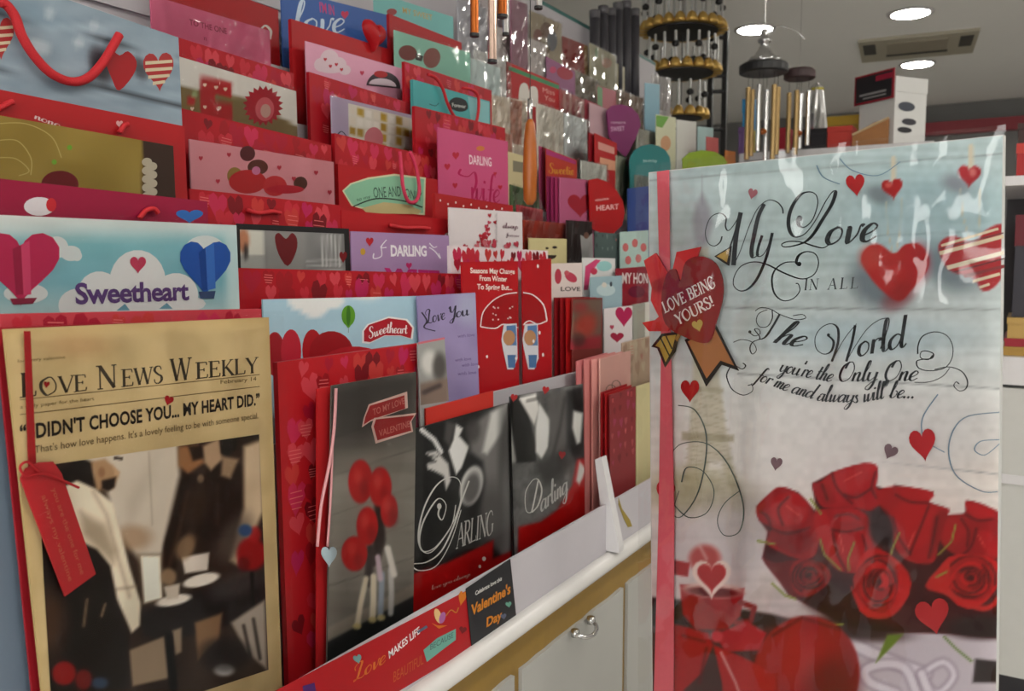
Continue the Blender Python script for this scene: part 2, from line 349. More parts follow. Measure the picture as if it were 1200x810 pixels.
class Card:
    """one flat thing in the scene; picture pixels are laid on its own plane"""
    def __init__(s, name, label, cat, plane, quad, col, thick=0.002, bottom=None, px_bottom=None, group=None, sl=(0, 0), panel='card_panel', shape=None, mat_=None):
        s.pl = plane; s.mat = mat_ or PRINT; s.h = LAYER
        if shape is not None:
            s.uv = [plane.hit(p) for p in shape]
            us = [a[0] for a in s.uv]; vs = [a[1] for a in s.uv]
            s.quad = [np.array([min(us), max(vs)]), np.array([max(us), max(vs)]), np.array([max(us), min(vs)]), np.array([min(us), min(vs)])]
        else:
            if len(quad) == 4: s.quad = [plane.hit(p) for p in quad]
            else:
                a, b = plane.hit(quad[0]), plane.hit(quad[1]); vb = bottom if bottom is not None else -0.045
                s.quad = [a, b, np.array([b[0] + sl[1], vb]), np.array([a[0] + sl[0], vb])]
            s.uv = s.quad
        base = plane.pt((s.quad[2] + s.quad[3]) / 2)
        s.root = thing(name, label, cat, base, group)
        MB().slab([plane.pt(a) for a in s.uv][::-1], plane.n, thick, col).build(panel, s.mat, s.root)
    def put(s, part, V2, Fc, col, h=None):
        """V2 in plane metres"""
        if h is None: s.h += LAYER; h = s.h
        b = MB().add([s.pl.pt(a, h) for a in V2], Fc, col)
        if part.endswith('*'): s.n = s.__dict__.get('n', 0) + 1; part = part[:-1] + '#%d' % s.n
        s.acc(part, b); return s
    def acc(s, part, b):
        d = s.__dict__.setdefault('parts', {})
        if part in d: d[part].add(b.v, b.f, np.array(b.c))
        else: d[part] = b
    def done(s):
        for k, b in s.__dict__.get('parts', {}).items():
            o = b.build(k.split('#')[0], s.mat, s.root)
            if k in ('heart_pattern', 'dots', 'small_print'): o['kind'] = 'stuff'
        s.parts = {}
        return s
    def poly(s, part, pts, col): return s.put(part, [s.pl.hit(p) for p in pts], [tuple(range(len(pts)))], col)
    def heart(s, part, cx, cy, w, h, col, rot=0.0): return s.poly(part, heart_pts(cx, cy, w, h, rot), col)
    def ell(s, part, cx, cy, rx, ry, col, rot=0.0, a0=0, a1=360): return s.poly(part, ell_pts(cx, cy, rx, ry, rot, 22, a0, a1), col)
    def stroke(s, part, pts, wmin, wmax, col, sub=6, closed=False):
        P = catmull(pts, sub, closed)
        if closed: P = P + [P[0]]
        v, f = ribbon(P, wmin, wmax, (0, 1)); return s.put(part, [s.pl.hit(p) for p in v], f, col)
    def text(s, part, txt, base, hpx, col, font='sans', bold=0.0, slant=0.0, space=1.0):
        V, Fc, w = glyphs(txt, font, bold, slant, space)
        B = np.array([s.pl.hit(p) for p in base]); seg = np.linalg.norm(np.diff(B, axis=0), axis=1); L = np.concatenate([[0], np.cumsum(seg)])
        m = base[0]; hm = abs(s.pl.hit((m[0], m[1] - hpx))[1] - s.pl.hit(m)[1])
        out = []
        for x, y in V:
            q = x / w * L[-1]; i = min(max(int(np.searchsorted(L, q)) - 1, 0), len(seg) - 1)
            d = (B[i + 1] - B[i]) / (seg[i] + 1e-12); p = B[i] + d * (q - L[i]); nn = np.array([-d[1], d[0]])
            out.append(p + nn * y * hm)
        return s.put(part, out, Fc, col)
    def scene(s, part, quad, nx, ny, bg, ops, con=1.0):
        q = [np.asarray(p, float) for p in quad]; u, v = np.meshgrid(np.linspace(0, 1, nx + 1), np.linspace(0, 1, ny + 1))
        u = u.ravel()[:, None]; v = v.ravel()[:, None]
        uvq = [s.pl.hit(p) for p in q]
        UV = (uvq[0] * (1 - u) + uvq[1] * u) * (1 - v) + (uvq[3] * (1 - u) + uvq[2] * u) * v
        W3 = s.pl.o + UV[:, :1] * s.pl.ex + UV[:, 1:] * s.pl.ey - CAM
        dz = W3 @ FWD; P = np.stack([W / 2 + F * (W3 @ RGT) / dz, H / 2 - F * (W3 @ UPV) / dz], 1)
        C = np.clip((paint(P, bg, ops) - 110) * con + 110, 0, 255); Fc = []
        for j in range(ny):
            for i in range(nx):
                a = j * (nx + 1) + i; Fc.append((a + nx + 1, a + nx + 2, a + 1, a))
        return s.put(part, UV, Fc, C)
    def sleeve(s, grow=0.006, amp=0.0012, seed=0, top=0.012, crinkle=False, h=0.003, nx=26, ny=34, ripple=0.0, m=None):
        if crinkle: nx, ny = max(5, nx * 2 // 3), max(5, ny * 2 // 3)
        q = s.quad; ax = (q[1] - q[0]) / np.linalg.norm(q[1] - q[0]); ay = np.array([-ax[1], ax[0]])
        Q = [q[0] - ax * grow + ay * top, q[1] + ax * grow + ay * top, q[2] + ax * grow, q[3] - ax * grow]
        u, v = np.meshgrid(np.linspace(0, 1, nx + 1), np.linspace(0, 1, ny + 1)); u = u.ravel()[:, None]; v = v.ravel()[:, None]
        UV = (Q[0] * (1 - u) + Q[1] * u) * (1 - v) + (Q[3] * (1 - u) + Q[2] * u) * v
        mm = UV * 1000.0; S = 1 if not crinkle else 0.6
        amp = amp * (0.62 if crinkle else 1)
        Z = h + amp * ((vnoise(mm, 26 * S, 40 * S, seed) - .5) * 2 + (vnoise(mm, 9 * S, 14 * S, seed + 1) - .5))
        if ripple: Z = Z + ripple * (vnoise(mm, 34, 400, seed + 2) - .5)
        Z = np.maximum(Z, s.h + 0.0003)
        Fc = [(j * (nx + 1) + i + nx + 1, j * (nx + 1) + i + nx + 2, j * (nx + 1) + i + 1, j * (nx + 1) + i) for j in range(ny) for i in range(nx)]
        MB().add([s.pl.pt(a, z) for a, z in zip(UV, Z)], Fc).build('clear_sleeve', m or (CRINKLE if crinkle else FILM), s.root, smooth=not crinkle)
        return s
    def rope(s, pts, r=0.0022, h=0.006, m=None, name='rope_handle'):
        P = catmull([s.pl.hit(p) for p in pts], 6)
        MB().tube([s.pl.pt(p, h) for p in P], r, 8).build(name, m or ROPE, s.root, smooth=True); return s
    def hearts(s, seed, depth=0.09, colors=None, size=(.012, .026), part='heart_pattern', full=False, base=None):
        """printed heart pattern over the upper part of a bag"""
        r = random.Random(seed); q = s.quad; ax = q[1] - q[0]; L = np.linalg.norm(ax); ax = ax / L; dn = np.array([ax[1], -ax[0]])
        hh = min(depth, abs(q[0][1] - q[3][1]) - .012)
        colors = colors or [(168, 20, 32), (208, 44, 84), (130, 16, 28), (214, 66, 78), (196, 34, 90), (206, 60, 56), (180, 22, 50), (206, 44, 60)]
        rows = max(1, int(hh / .021)); s.h += LAYER
        for j in range(rows + 1):
            n = max(2, int(L / .024))
            for i in range(n):
                w = r.uniform(*size); x = (i + .5 + r.uniform(-.25, .25)) * L / n; y = .009 + j * .021 + r.uniform(-.004, .004)
                hpt = w * r.uniform(1.0, 1.5)
                if y - hpt * .5 < .001: y = hpt * .5 + .0015
                if x < w * .6 or x > L - w * .6 or y > abs(q[0][1] - q[3][1]) - .015: continue
                c0 = q[0] + ax * x + dn * y
                pts = heart_pts(0, 0, w, hpt, r.uniform(-.35, .35), 14)
                V = [c0 + ax * a + dn * b for a, b in pts]
                V.append(c0)
                s.h += LAYER * 0.05
                s.put(part, V[:-1], [tuple(range(14))], r.choice(colors), s.h)
                if r.random() < .16:
                    c2 = (224, 110, 110)
                    for t in range(4):
                        yy = (-.25 + .15 * t) * hpt; xx = w * (.36 - .05 * abs(t - 1))
                        a1 = c0 - ax * xx + dn * yy; b1 = c0 + ax * xx + dn * (yy + .0006)
                        s.put(part, [a1, b1, b1 + dn * .0009, a1 + dn * .0009], [(3, 2, 1, 0)], c2, s.h + LAYER * .5)
        return s
# ------------------------------------------------------------------ the shop room
X0, X1, Y0, Y1 = -3.0, 7.0, -3.2, 2.6
wallm = mat('wall_paint', (188, 186, 182), 0.7, noise=0.06, nscale=4)
struct('floor', MB().box((X0, Y0, -.05), (X1, Y1, 0)), mat('floor_tile', (226, 222, 214), 0.35, noise=0.15, nscale=3))
struct('ceiling', MB().box((X0, Y0, CEIL), (X1, Y1, CEIL + .05)), mat('ceiling_paint', (238, 238, 236), 0.8, noise=0.04, nscale=5))
struct('wall_far', MB().box((X1, Y0, 0), (X1 + .1, Y1, CEIL)), mat('far_wall_paint', (120, 120, 120), 0.7, noise=0.06, nscale=4))
wl = MB().box((X0, Y1, 0), (X1, Y1 + .1, 1.8)).box((X0, Y1, 2.45), (X1, Y1 + .1, CEIL)).box((X0, Y1, 1.8), (-2.3, Y1 + .1, 2.45)).box((-1.85, Y1, 1.8), (X1, Y1 + .1, 2.45))
struct('wall_left', wl, wallm)
struct('wall_right', MB().box((X0, Y0 - .1, 0), (X1, Y0, CEIL)), wallm)
wb = MB()                                      # shop front behind the viewer: a wall with a wide window in it
wb.box((X0 - .1, Y0, 0), (X0, Y1, .5)); wb.box((X0 - .1, Y0, 2.45), (X0, Y1, CEIL))
wb.box((X0 - .1, Y0, .5), (X0, -2.7, 2.45)); wb.box((X0 - .1, -.05, .5), (X0, Y1, 1.8)); wb.box((X0 - .1, -.05, 1.8), (X0, 1.25, 2.45)); wb.box((X0 - .1, 1.75, 1.8), (X0, Y1, 2.45))
struct('wall_near', wb, wallm)
wf = MB()
for y in (-2.7, -1.45, -.1): wf.box((X0 - .08, y, .5), (X0 - .02, y + .05, 2.45))
for z in (.5, 2.4): wf.box((X0 - .08, -2.7, z), (X0 - .02, -.05, z + .05))
w1 = struct('window_1', wf, WHITEPAINT)
for a, b in ((-2.65, -1.45), (-1.4, -.1)):
    MB().box((X0 - .055, a, .55), (X0 - .049, b, 2.4)).build('pane', FILM, w1)
w2 = struct('window_2', MB().box((X0 - .07, 1.25, 1.8), (X0 - .03, 1.28, 2.45)).box((X0 - .07, 1.72, 1.8), (X0 - .03, 1.75, 2.45)).box((X0 - .07, 1.25, 1.8), (X0 - .03, 1.75, 1.83)).box((X0 - .07, 1.25, 2.42), (X0 - .03, 1.75, 2.45)), WHITEPAINT)
MB().box((X0 - .053, 1.28, 1.83), (X0 - .049, 1.72, 2.42)).build('pane', FILM, w2)
w3 = struct('window_3', MB().box((-2.3, Y1 + .03, 1.8), (-2.27, Y1 + .07, 2.45)).box((-1.88, Y1 + .03, 1.8), (-1.85, Y1 + .07, 2.45)).box((-2.3, Y1 + .03, 1.8), (-1.85, Y1 + .07, 1.83)).box((-2.3, Y1 + .03, 2.42), (-1.85, Y1 + .07, 2.45)), WHITEPAINT)
MB().box((-2.27, Y1 + .049, 1.83), (-1.88, Y1 + .053, 2.42)).build('pane', FILM, w3)
struct('trim_1', MB().box((X1 - .06, -3.0, 2.43), (X1, 1.15, 2.52)), mat('red_pelmet', (140, 30, 44), 0.5, noise=0.1))
# ------------------------------------------------------------------ ceiling downlights and air conditioner
LENS = mat('lamp_lens', (255, 250, 240), 0.4, emit=LAMP)
def downlight(p, label):
    t = thing('ceiling_downlight', label, 'lamp', (p[0], p[1], CEIL), 'recessed ceiling downlights')
    MB().lathe((p[0], p[1], CEIL), [(.088, 0), (.1, -.004), (.1, -.009), (.088, -.011), (.082, -.011), (.08, -.004)], 28).build('rim', WHITEPAINT, t, smooth=True)
    MB().lathe((p[0], p[1], CEIL), [(.079, -.003), (.079, -.010), (.04, -.0115), (.002, -.012)], 28).build('lens', LENS, t, smooth=True)
downlight(on_z(885, 33, CEIL), 'round ceiling downlight above the black capped wind chime')
downlight(on_z(1067, 14, CEIL), 'round ceiling downlight nearest the top edge, before the air conditioner')
downlight(on_z(1075, 74, CEIL), 'round ceiling downlight shining just below the air conditioner grille')
for p in ((.1, -.95), (1.3, -.95), (-1.1, -.95), (.1, -2.2), (1.3, -2.2), (-1.1, -2.2), (2.5, -.95), (2.5, -2.2), (3.7, -1.1), (3.7, -2.3), (-2.2, .2)):
    downlight(p, 'round ceiling downlight over the card aisle')
q = [on_z(*p, CEIL) for p in ((1010, 70), (1141, 58), (1147, 34), (1006, 46))]
c0 = sum(q) / 4; acw = (np.linalg.norm(q[1] - q[0]) + np.linalg.norm(q[2] - q[3])) / 2
ex = (q[1] - q[0]); ex[2] = 0; ex /= np.linalg.norm(ex); ey = np.array([-ex[1], ex[0], 0]); ach = np.linalg.norm(q[3] - q[0])
ac = thing('air_conditioner', 'flat beige ceiling air conditioner with a dark slot', 'air conditioner', c0)
def acbox(a, b, c, d, z0, z1):
    Q = [c0 + ex * u + ey * v + np.array([0, 0, z0]) for u, v in ((a, c), (a, d), (b, d), (b, c))]
    return MB().slab(Q, np.array([0, 0, -1.0]), z1 - z0)
acm = mat('ac_plastic', (172, 166, 148), 0.5, noise=0.05); acd = mat('ac_dark', (70, 68, 62), 0.6, noise=0.1)
acbox(-acw / 2, acw / 2, -ach / 2, ach / 2, -.016, 0).build('panel', acm, ac)
acbox(-acw * .27, acw * .27, ach * .20, ach * .28, -.019, -.014).build('slot', acd, ac)
acbox(-acw * .26, acw * .26, -ach * .34, ach * .14, -.021, -.014).build('flap', mat('ac_flap', (150, 142, 124), 0.5, noise=0.05), ac)
for s_ in (-1, 1):
    acbox(s_ * acw * .41 - .03, s_ * acw * .41 + .03, -ach * .36, ach * .1, -.019, -.014).build('vent', acd, ac)
# ------------------------------------------------------------------ the card rack
RX0, RX1 = 0.02, 3.0
LY = [-.046] + [STEP * k - .031 for k in range(1, 9)]
E = CAM[2]
rk = thing('card_rack', 'tall white stepped greeting card rack filled with cards', 'rack', (1.36, .3, 1.04))
FL = [LIP[0] - .072] + [l - .047 for l in LIP[1:]]
for k in range(9):
    y = STEP * k; fz = E + FL[k]
    MB().box((RX0, LY[k] + .005, fz - .006), (RX1, y + .046, fz)).build('shelf', RACKGREY, rk)
    lf = fz - (.006 if k else .0)
    MB().add(*(lambda b: (b.v, b.f))(MB().box((RX0, LY[k], lf), (RX1, LY[k] + .004, E + LIP[k] + (0 if k else .012))))).build('lip', RACKGREY if k else mat('lip_white', (190, 186, 193), .45, noise=.1, nscale=18), rk)
    top = E + (FL[k + 1] if k < 8 else .72)
    MB().box((RX0, y + .046, fz - .006), (RX1, y + .05, top)).build('back_panel', RACKGREY, rk)
prof = [(-.046, E + FL[0] - .01)] + [(LY[k], E + LIP[k]) for k in range(9)] + [(.606, E + .699), (.64, E + .699), (.64, E + FL[0] - .01)]
for xs in (RX0 - .018, RX1 + .018):
    MB().slab([np.array((xs, y, z)) for y, z in prof], np.array([1.0 if xs > 1 else -1.0, 0, 0]), .017).build('side_panel', RACKGREY, rk)
tb = MB().box((RX0 - .02, .612, E + .70), (RX1 + .02, .70, E + .735)); tb.build('top_board', mat('teal_edge', (66, 116, 112), .5, noise=.2), rk)
mp = MB().tube([(RX0 - .02, -.051, E + FL[0] - .004), (RX1 + .02, -.051, E + FL[0] - .004)], .013, 16); mp.build('moulding', mat('moulding_white', (208, 206, 204), .3, noise=.06, nscale=30), rk, smooth=True)
for X in (Plane((0, -.045, 0), (1, 0, 0), (0, 0, 1)).hit((712, 640))[0], 2.05):
    b = MB(); zt = E + FL[0]
    P1 = [(-.068, zt + .011), (-.068, zt + .02), (-.037, E + LIP[0] + .085), (-.026, E + LIP[0] + .08), (-.0465, zt + .011)]
    n = len(P1); V = [(X - .009, p[0], p[1]) for p in P1] + [(X + .009, p[0], p[1]) for p in P1]
    b.add(V, [tuple(range(n)), tuple(range(2 * n - 1, n - 1, -1))] + [(i, i + n, (i + 1) % n + n, (i + 1) % n) for i in range(n)]); b.build('divider_fin', WHITEPAINT, rk)
# drawer cabinet under the rack
cab = thing('drawer_cabinet', 'gold brown cabinet with pale drawers under the card rack', 'cabinet', (1.36, .3, 0))
ct = E + FL[0] - .02
MB().box((RX0 - .02, -.042, .0), (RX1 + .02, .62, ct)).build('body', GOLDLAM, cab)
hx = Plane((0, -.059, 0), (1, 0, 0), (0, 0, 1))
h1 = hx.hit((686, 737))[0]; dw = 2 * (hx.hit((738, 690))[0] - h1) + .02
for i in range(-4, 6):
    cx = h1 + dw * i
    if cx - dw / 2 < RX0 - .02 or cx + dw / 2 > RX1: continue
    zt = ct - .05
    for zz in (zt, zt - .34, zt - .68):
        # ragged upper edge of the pasted drawer paper
        r = random.Random(int(i * 31 + zz * 100)); a, b_ = cx - dw / 2 + .01, cx + dw / 2 - .01
        top = [(a + (b_ - a) * t / 14, zz + (r.uniform(-.0012, .0012) if 0 < t < 14 else 0)) for t in range(15)]
        ptsd = [(x, -.048, z) for x, z in [(a, max(zz - .32, .02)), (b_, max(zz - .32, .02))] + top[::-1]]
        d_ = MB().slab([np.array(p) for p in ptsd], np.array([0, -1.0, 0]), .008).build('drawer', DRAWERM, cab)
        hb = MB(); hz = zz - .002
        hb.tube(catmull([(cx - .026, -.05, hz), (cx - .024, -.064, hz - .004), (cx - .01, -.071, hz - .008), (cx + .01, -.071, hz - .008), (cx + .024, -.064, hz - .004), (cx + .026, -.05, hz)], 4), .0032, 8)
        for s_ in (-1, 1): hb.lathe((cx + s_ * .026, -.0555, hz), [(.006, -.005), (.007, 0), (.006, .005)], 10)
        hb.build('handle', STEEL, d_, smooth=True)
# ------------------------------------------------------------------ the large card at the right
Lp, Rp = at_depth(760, 400, .84), at_depth(1176, 400, .622)
exr = Rp - Lp; exr[2] = 0
RC = Plane(Lp, exr, (math.sin(math.radians(2.0)) * .97, 0, math.cos(math.radians(2.0))))
big = Card('greeting_card', 'very large pale blue love card with red roses and a ribbon in a clear sleeve', 'greeting card', RC,
           [(760, 202), (1176, 158), (1166.5, 905), (764.5, 905)], (206, 208, 206), thick=.006)
def rose_side(cx, cy, rx, ry, seed, base=(200, 14, 22)):
    r = random.Random(seed); ops = []
    base = np.array(base)
    ops.append(('p', [(cx + rx * (1 + r.uniform(-.12, .1)) * math.cos(t), cy + ry * (1 + r.uniform(-.12, .1)) * math.sin(t)) for t in np.linspace(0, 6.28, 15)[:-1]], base * .8, 3, 1))
    for i in range(6):
        a = r.uniform(-2.6, -.5); px = cx + rx * .5 * math.cos(a); py = cy + ry * .45 * math.sin(a) + ry * .1 * i - ry * .2
        ops.append(('e', (px, py, rx * r.uniform(.35, .6), ry * r.uniform(.3, .55), r.uniform(-.6, .6)), base * r.uniform(.85, 1.15), 5, .8))
        ops.append(('l', [(px - rx * .35, py - ry * .1), (px, py - ry * .32), (px + rx * .35, py - ry * .12)], base * .42, 4, .75, 1.6))
    ops.append(('e', (cx + rx * .1, cy + ry * .75, rx * .8, ry * .4, 0), base * .35, ry * .5, .7))
    ops.append(('l', [(cx - rx * .1, cy - ry * .6), (cx - rx * .3, cy), (cx - rx * .1, cy + ry * .6)], base * .4, 6, .7, 2))
    ops.append(('l', [(cx - rx * .5, cy - ry * .55), (cx - rx * .1, cy - ry * .78), (cx + rx * .4, cy - ry * .6)], (228, 60, 54), 5, .6, 2))
    return ops
def rose_open(cx, cy, rx, ry, seed, base=(206, 22, 24)):
    r = random.Random(seed); ops = []; base = np.array(base)
    for i, k in enumerate((1.0, .8, .62, .46, .32, .18)):
        ph = r.uniform(0, 6.28); ox = r.uniform(-.06, .06) * rx; oy = r.uniform(-.06, .06) * ry - (1 - k) * ry * .12
        pts = [(cx + ox + rx * k * (1 + .1 * math.sin(3 * t + ph)) * math.cos(t), cy + oy + ry * k * (1 + .1 * math.sin(3 * t + ph)) * math.sin(t)) for t in np.linspace(0, 6.28, 20)[:-1]]
        ops.append(('p', pts, base * (1.1 if i % 2 == 0 else .9), 3, 1))
        q = [(cx + ox + rx * k * .82 * math.cos(t), cy + oy + ry * k * .82 * math.sin(t)) for t in np.linspace(ph, ph + 3.6, 9)]
        ops.append(('l', q, base * .3, rx * .16, .85, rx * .09))
    ops.append(('e', (cx, cy - ry * .1, rx * .1, ry * .1, 0), base * .3, 3, .9))
    return ops
Z8 = lambda L: [(880 + x / 3.0, 540 + y / 3.0) for x, y in L]
ops = [('n', 130, 5, 9, 3), ('n', 300, 22, 7, 4)]
for a, b in (((760, 212), (1180, 180)), ((860, 283), (1180, 270)), ((850, 361), (1180, 363)), ((865, 438), (1180, 456)), ((1030, 541), (1180, 557))):
    ops.append(('l', [a, b], (128, 132, 136), 3.5, .75, 1.2))
ops += [('e', (1090, 260, 110, 60, 0), (158, 196, 206), 60, .5), ('e', (940, 250, 90, 60, 0), (196, 214, 214), 60, .4),
        ('e', (1010, 395, 120, 22, 0), (178, 204, 214), 25, .5), ('e', (960, 520, 150, 60, 0), (232, 228, 226), 60, .8),
        ('e', (1100, 500, 90, 40, 0), (206, 204, 204), 40, .5)]
# pale iron tower
tw = (188, 178, 148)
ops += [('l', [(823, 205), (823, 240)], (150, 152, 160), 2.5, .7, 1.2), ('p', [(823, 226), (832, 244), (836, 262), (828, 290), (816, 290), (811, 258), (815, 240)], (150, 146, 156), 9, .75),
        ('p', [(816, 290), (830, 290), (838, 400), (850, 500), (862, 560), (873, 600), (858, 600), (846, 540), (832, 540), (812, 600), (792, 600), (806, 540), (812, 440)], tw, 7, .6),
        ('p', [(799, 506), (860, 510), (860, 518), (799, 516)], (160, 150, 122), 4, .7), ('p', [(806, 452), (848, 455), (848, 460), (806, 459)], (170, 160, 134), 3, .55)]
for i in range(12):
    y = 460 + i * 11; x0 = 814 - i * 1.6; x1 = 846 + i * 2.0
    ops.append(('l', [(x0, y), (x1, y + 10)], (150, 140, 110), 2.5, .35, 1)); ops.append(('l', [(x1, y), (x0, y + 10)], (150, 140, 110), 2.5, .35, 1))
ops += [('e', (812, 575, 55, 26, 0), (178, 170, 134), 26, .75), ('e', (870, 600, 60, 28, .2), (168, 160, 150), 40, .6), ('n', 7, 7, 6, 9),
        ('e', (845, 640, 90, 40, 0), (196, 188, 192), 50, .7),
        ('p', [(762, 700), (800, 703), (905, 720), (1000, 745), (1000, 760), (762, 735)], (44, 30, 30), 6, 1),
        ('p', [(762, 735), (900, 735), (1172, 790), (1172, 880), (762, 880)], (72, 40, 40), 8, 1),
        ('p', [(985, 722), (1060, 742), (1175, 738), (1175, 880), (985, 880), (990, 770)], (206, 196, 204), 8, 1),
        ('p', [(1143, 772), (1175, 776), (1175, 800), (1140, 800)], (46, 36, 38), 5, 1)]
# gathered white ribbon of the bouquet wrap
for L, w in (([(985, 745), (1010, 760), (1045, 775), (1085, 790)], 12), ([(1050, 812), (1020, 800), (1015, 785), (1040, 778), (1062, 785), (1075, 815)], 9),
             ([(1080, 790), (1105, 776), (1118, 792), (1100, 812), (1082, 800)], 6), ([(1080, 790), (1092, 820)], 9)):
    L = catmull(L, 4); ops.append(('l', L, (160, 142, 160), 8, .8, w + 5)); ops.append(('l', L, (236, 230, 236), 5, .9, w))
# bouquet
ops.append(('p', Z8([(20,160),(100,95),(165,110),(230,180),(215,80),(290,40),(400,10),(445,25),(440,90),(500,105),(505,85),(640,110),(620,145),(695,170),(690,195),(755,185),(760,140),(830,160),(880,200),(880,625),(800,620),(700,610),(560,605),(440,600),(330,580),(220,520),(130,470),(90,400),(40,340),(60,250),(30,210)]), (76, 5, 10), 4, 1))
def rose_drawn(body, col, petals, darks, glints=()):
    o = [('p', Z8(catmull(body, 3, True)), col, 3, 1)]
    for pts, cl_ in petals: o.append(('p', Z8(catmull(pts, 3, True)), cl_, 6, .9))
    for pts in darks: o.append(('l', Z8(catmull(pts, 3)), (70, 4, 10), 5, .8, 2.2))
    for pts in glints: o.append(('l', Z8(pts), (244, 110, 96), 2.5, .85, 1.4))
    return o
ops += rose_drawn([(650,210),(700,190),(755,185),(757,140),(830,160),(885,200),(885,330),(800,345),(720,330),(670,290)], (176,12,22), [([(760,148),(825,162),(862,202),(800,208),(770,185)], (212,22,32)), ([(800,250),(850,260),(880,330),(830,330)], (206,20,30)), ([(660,215),(740,200),(760,250),(700,300),(670,270)], (196,16,26))], [[(792,240),(775,300),(740,335)], [(757,190),(800,210),(850,205)], [(740,205),(765,250),(760,300)]], [[(800,262),(820,300)]])
ops += rose_drawn([(440,120),(500,90),(640,110),(625,145),(695,170),(685,200),(660,290),(640,360),(560,355),(510,310),(475,200)], (190,14,24), [([(520,150),(620,150),(660,200),(620,290),(540,310),(500,230)], (206,16,26)), ([(505,92),(635,112),(615,145),(540,140)], (204,18,28)), ([(640,200),(690,180),(660,290),(630,340)], (160,10,20))], [[(560,325),(600,225),(625,160)], [(500,200),(520,270),(560,330)], [(510,120),(560,145),(625,148)], [(655,200),(640,280),(625,340)]], [[(555,300),(575,250)]])
ops += rose_drawn([(215,85),(245,75),(290,40),(400,8),(447,25),(438,90),(470,120),(430,175),(360,165),(270,165),(240,150)], (196,14,26), [([(300,48),(400,14),(442,30),(430,95),(350,112),(300,92)], (212,18,28)), ([(220,90),(260,80),(300,140),(260,155)], (176,10,20))], [[(285,45),(305,100),(355,150)], [(250,85),(268,135)], [(420,100),(370,130),(330,120)], [(438,40),(425,95),(440,130)]], [[(330,70),(390,40)]])
ops += rose_drawn([(20,165),(60,120),(100,92),(150,105),(195,140),(225,190),(238,260),(228,330),(180,348),(110,325),(55,290),(72,240),(30,210)], (176,12,22), [([(80,130),(150,112),(200,160),(192,215),(110,228),(70,190)], (206,18,26)), ([(60,250),(120,250),(200,245),(220,300),(160,330),(90,300)], (150,8,18))], [[(70,238),(130,256),(205,236)], [(112,225),(96,170),(132,128)], [(35,180),(60,200),(70,240)]], [[(125,158),(168,192)]])
ops += rose_drawn([(220,190),(250,170),(330,162),(400,185),(440,250),(462,310),(400,385),(340,394),(290,372),(240,290)], (184,12,22), [([(222,195),(262,180),(285,250),(300,330),(330,388),(280,352),(235,272)], (208,20,28)), ([(300,250),(390,240),(420,300),(380,370),(330,360)], (206,18,28)), ([(280,175),(370,170),(400,200),(330,215)], (204,20,30))], [[(285,242),(335,250),(395,236)], [(392,262),(408,330),(382,380)], [(288,255),(305,330),(335,388)], [(300,195),(345,188),(380,205)]], [[(312,262),(325,320)]])
ops += rose_drawn([(40,345),(90,360),(150,350),(250,360),(270,420),(240,480),(150,478),(95,420)], (120,8,16), [], [])
ops += [('e', (1033, 620, 14, 24, -.2), (36, 4, 8), 8, .95), ('e', (980, 700, 40, 26, .3), (44, 8, 12), 20, .8), ('e', (1085, 690, 26, 26, 0), (70, 10, 12), 18, .8), ('e', (1150, 735, 40, 14, 0), (34, 8, 10), 12, .9)]
ops += rose_open(949, 676, 24, 22, 7, (150, 14, 20)) + rose_open(1030, 686, 33, 40, 8) + [('p', Z8(catmull([(350,440),(375,505),(430,553),(500,545),(548,485),(545,440),(500,522),(430,528),(380,480)], 3, True)), (226, 40, 40), 4, 1)] + rose_open(1138, 680, 36, 32, 9) + [('p', Z8(catmull([(612,440),(690,350),(700,380),(700,440),(740,490),(830,510),(870,470),(870,500),(820,530),(740,505),(680,470)], 3, True)), (220, 40, 36), 4, 1)] + [('e', (1000, 738, 60, 12, .1), (30, 8, 10), 12, .85)]
for L in ([(961, 632), (966, 650), (985, 668)], [(1001, 636), (994, 655), (995, 668)], [(1054, 625), (1047, 640), (1044, 650)], [(1120, 615), (1115, 635), (1100, 650)], [(888, 634), (908, 638)], [(905, 684), (920, 698), (932, 702)], [(1098, 676), (1110, 670)], [(950, 585), (962, 602)], [(948, 730), (988, 732)]):
    ops.append(('l', L, (150, 160, 62), 2.5, .95, 2.6))
ops += [('p', Z8([(480, 612), (535, 610), (500, 650), (440, 710), (465, 650)]), (120, 150, 50), 4, 1), ('l', Z8([(680, 620), (720, 660), (775, 705)]), (110, 140, 50), 3, 1, 2.5)]
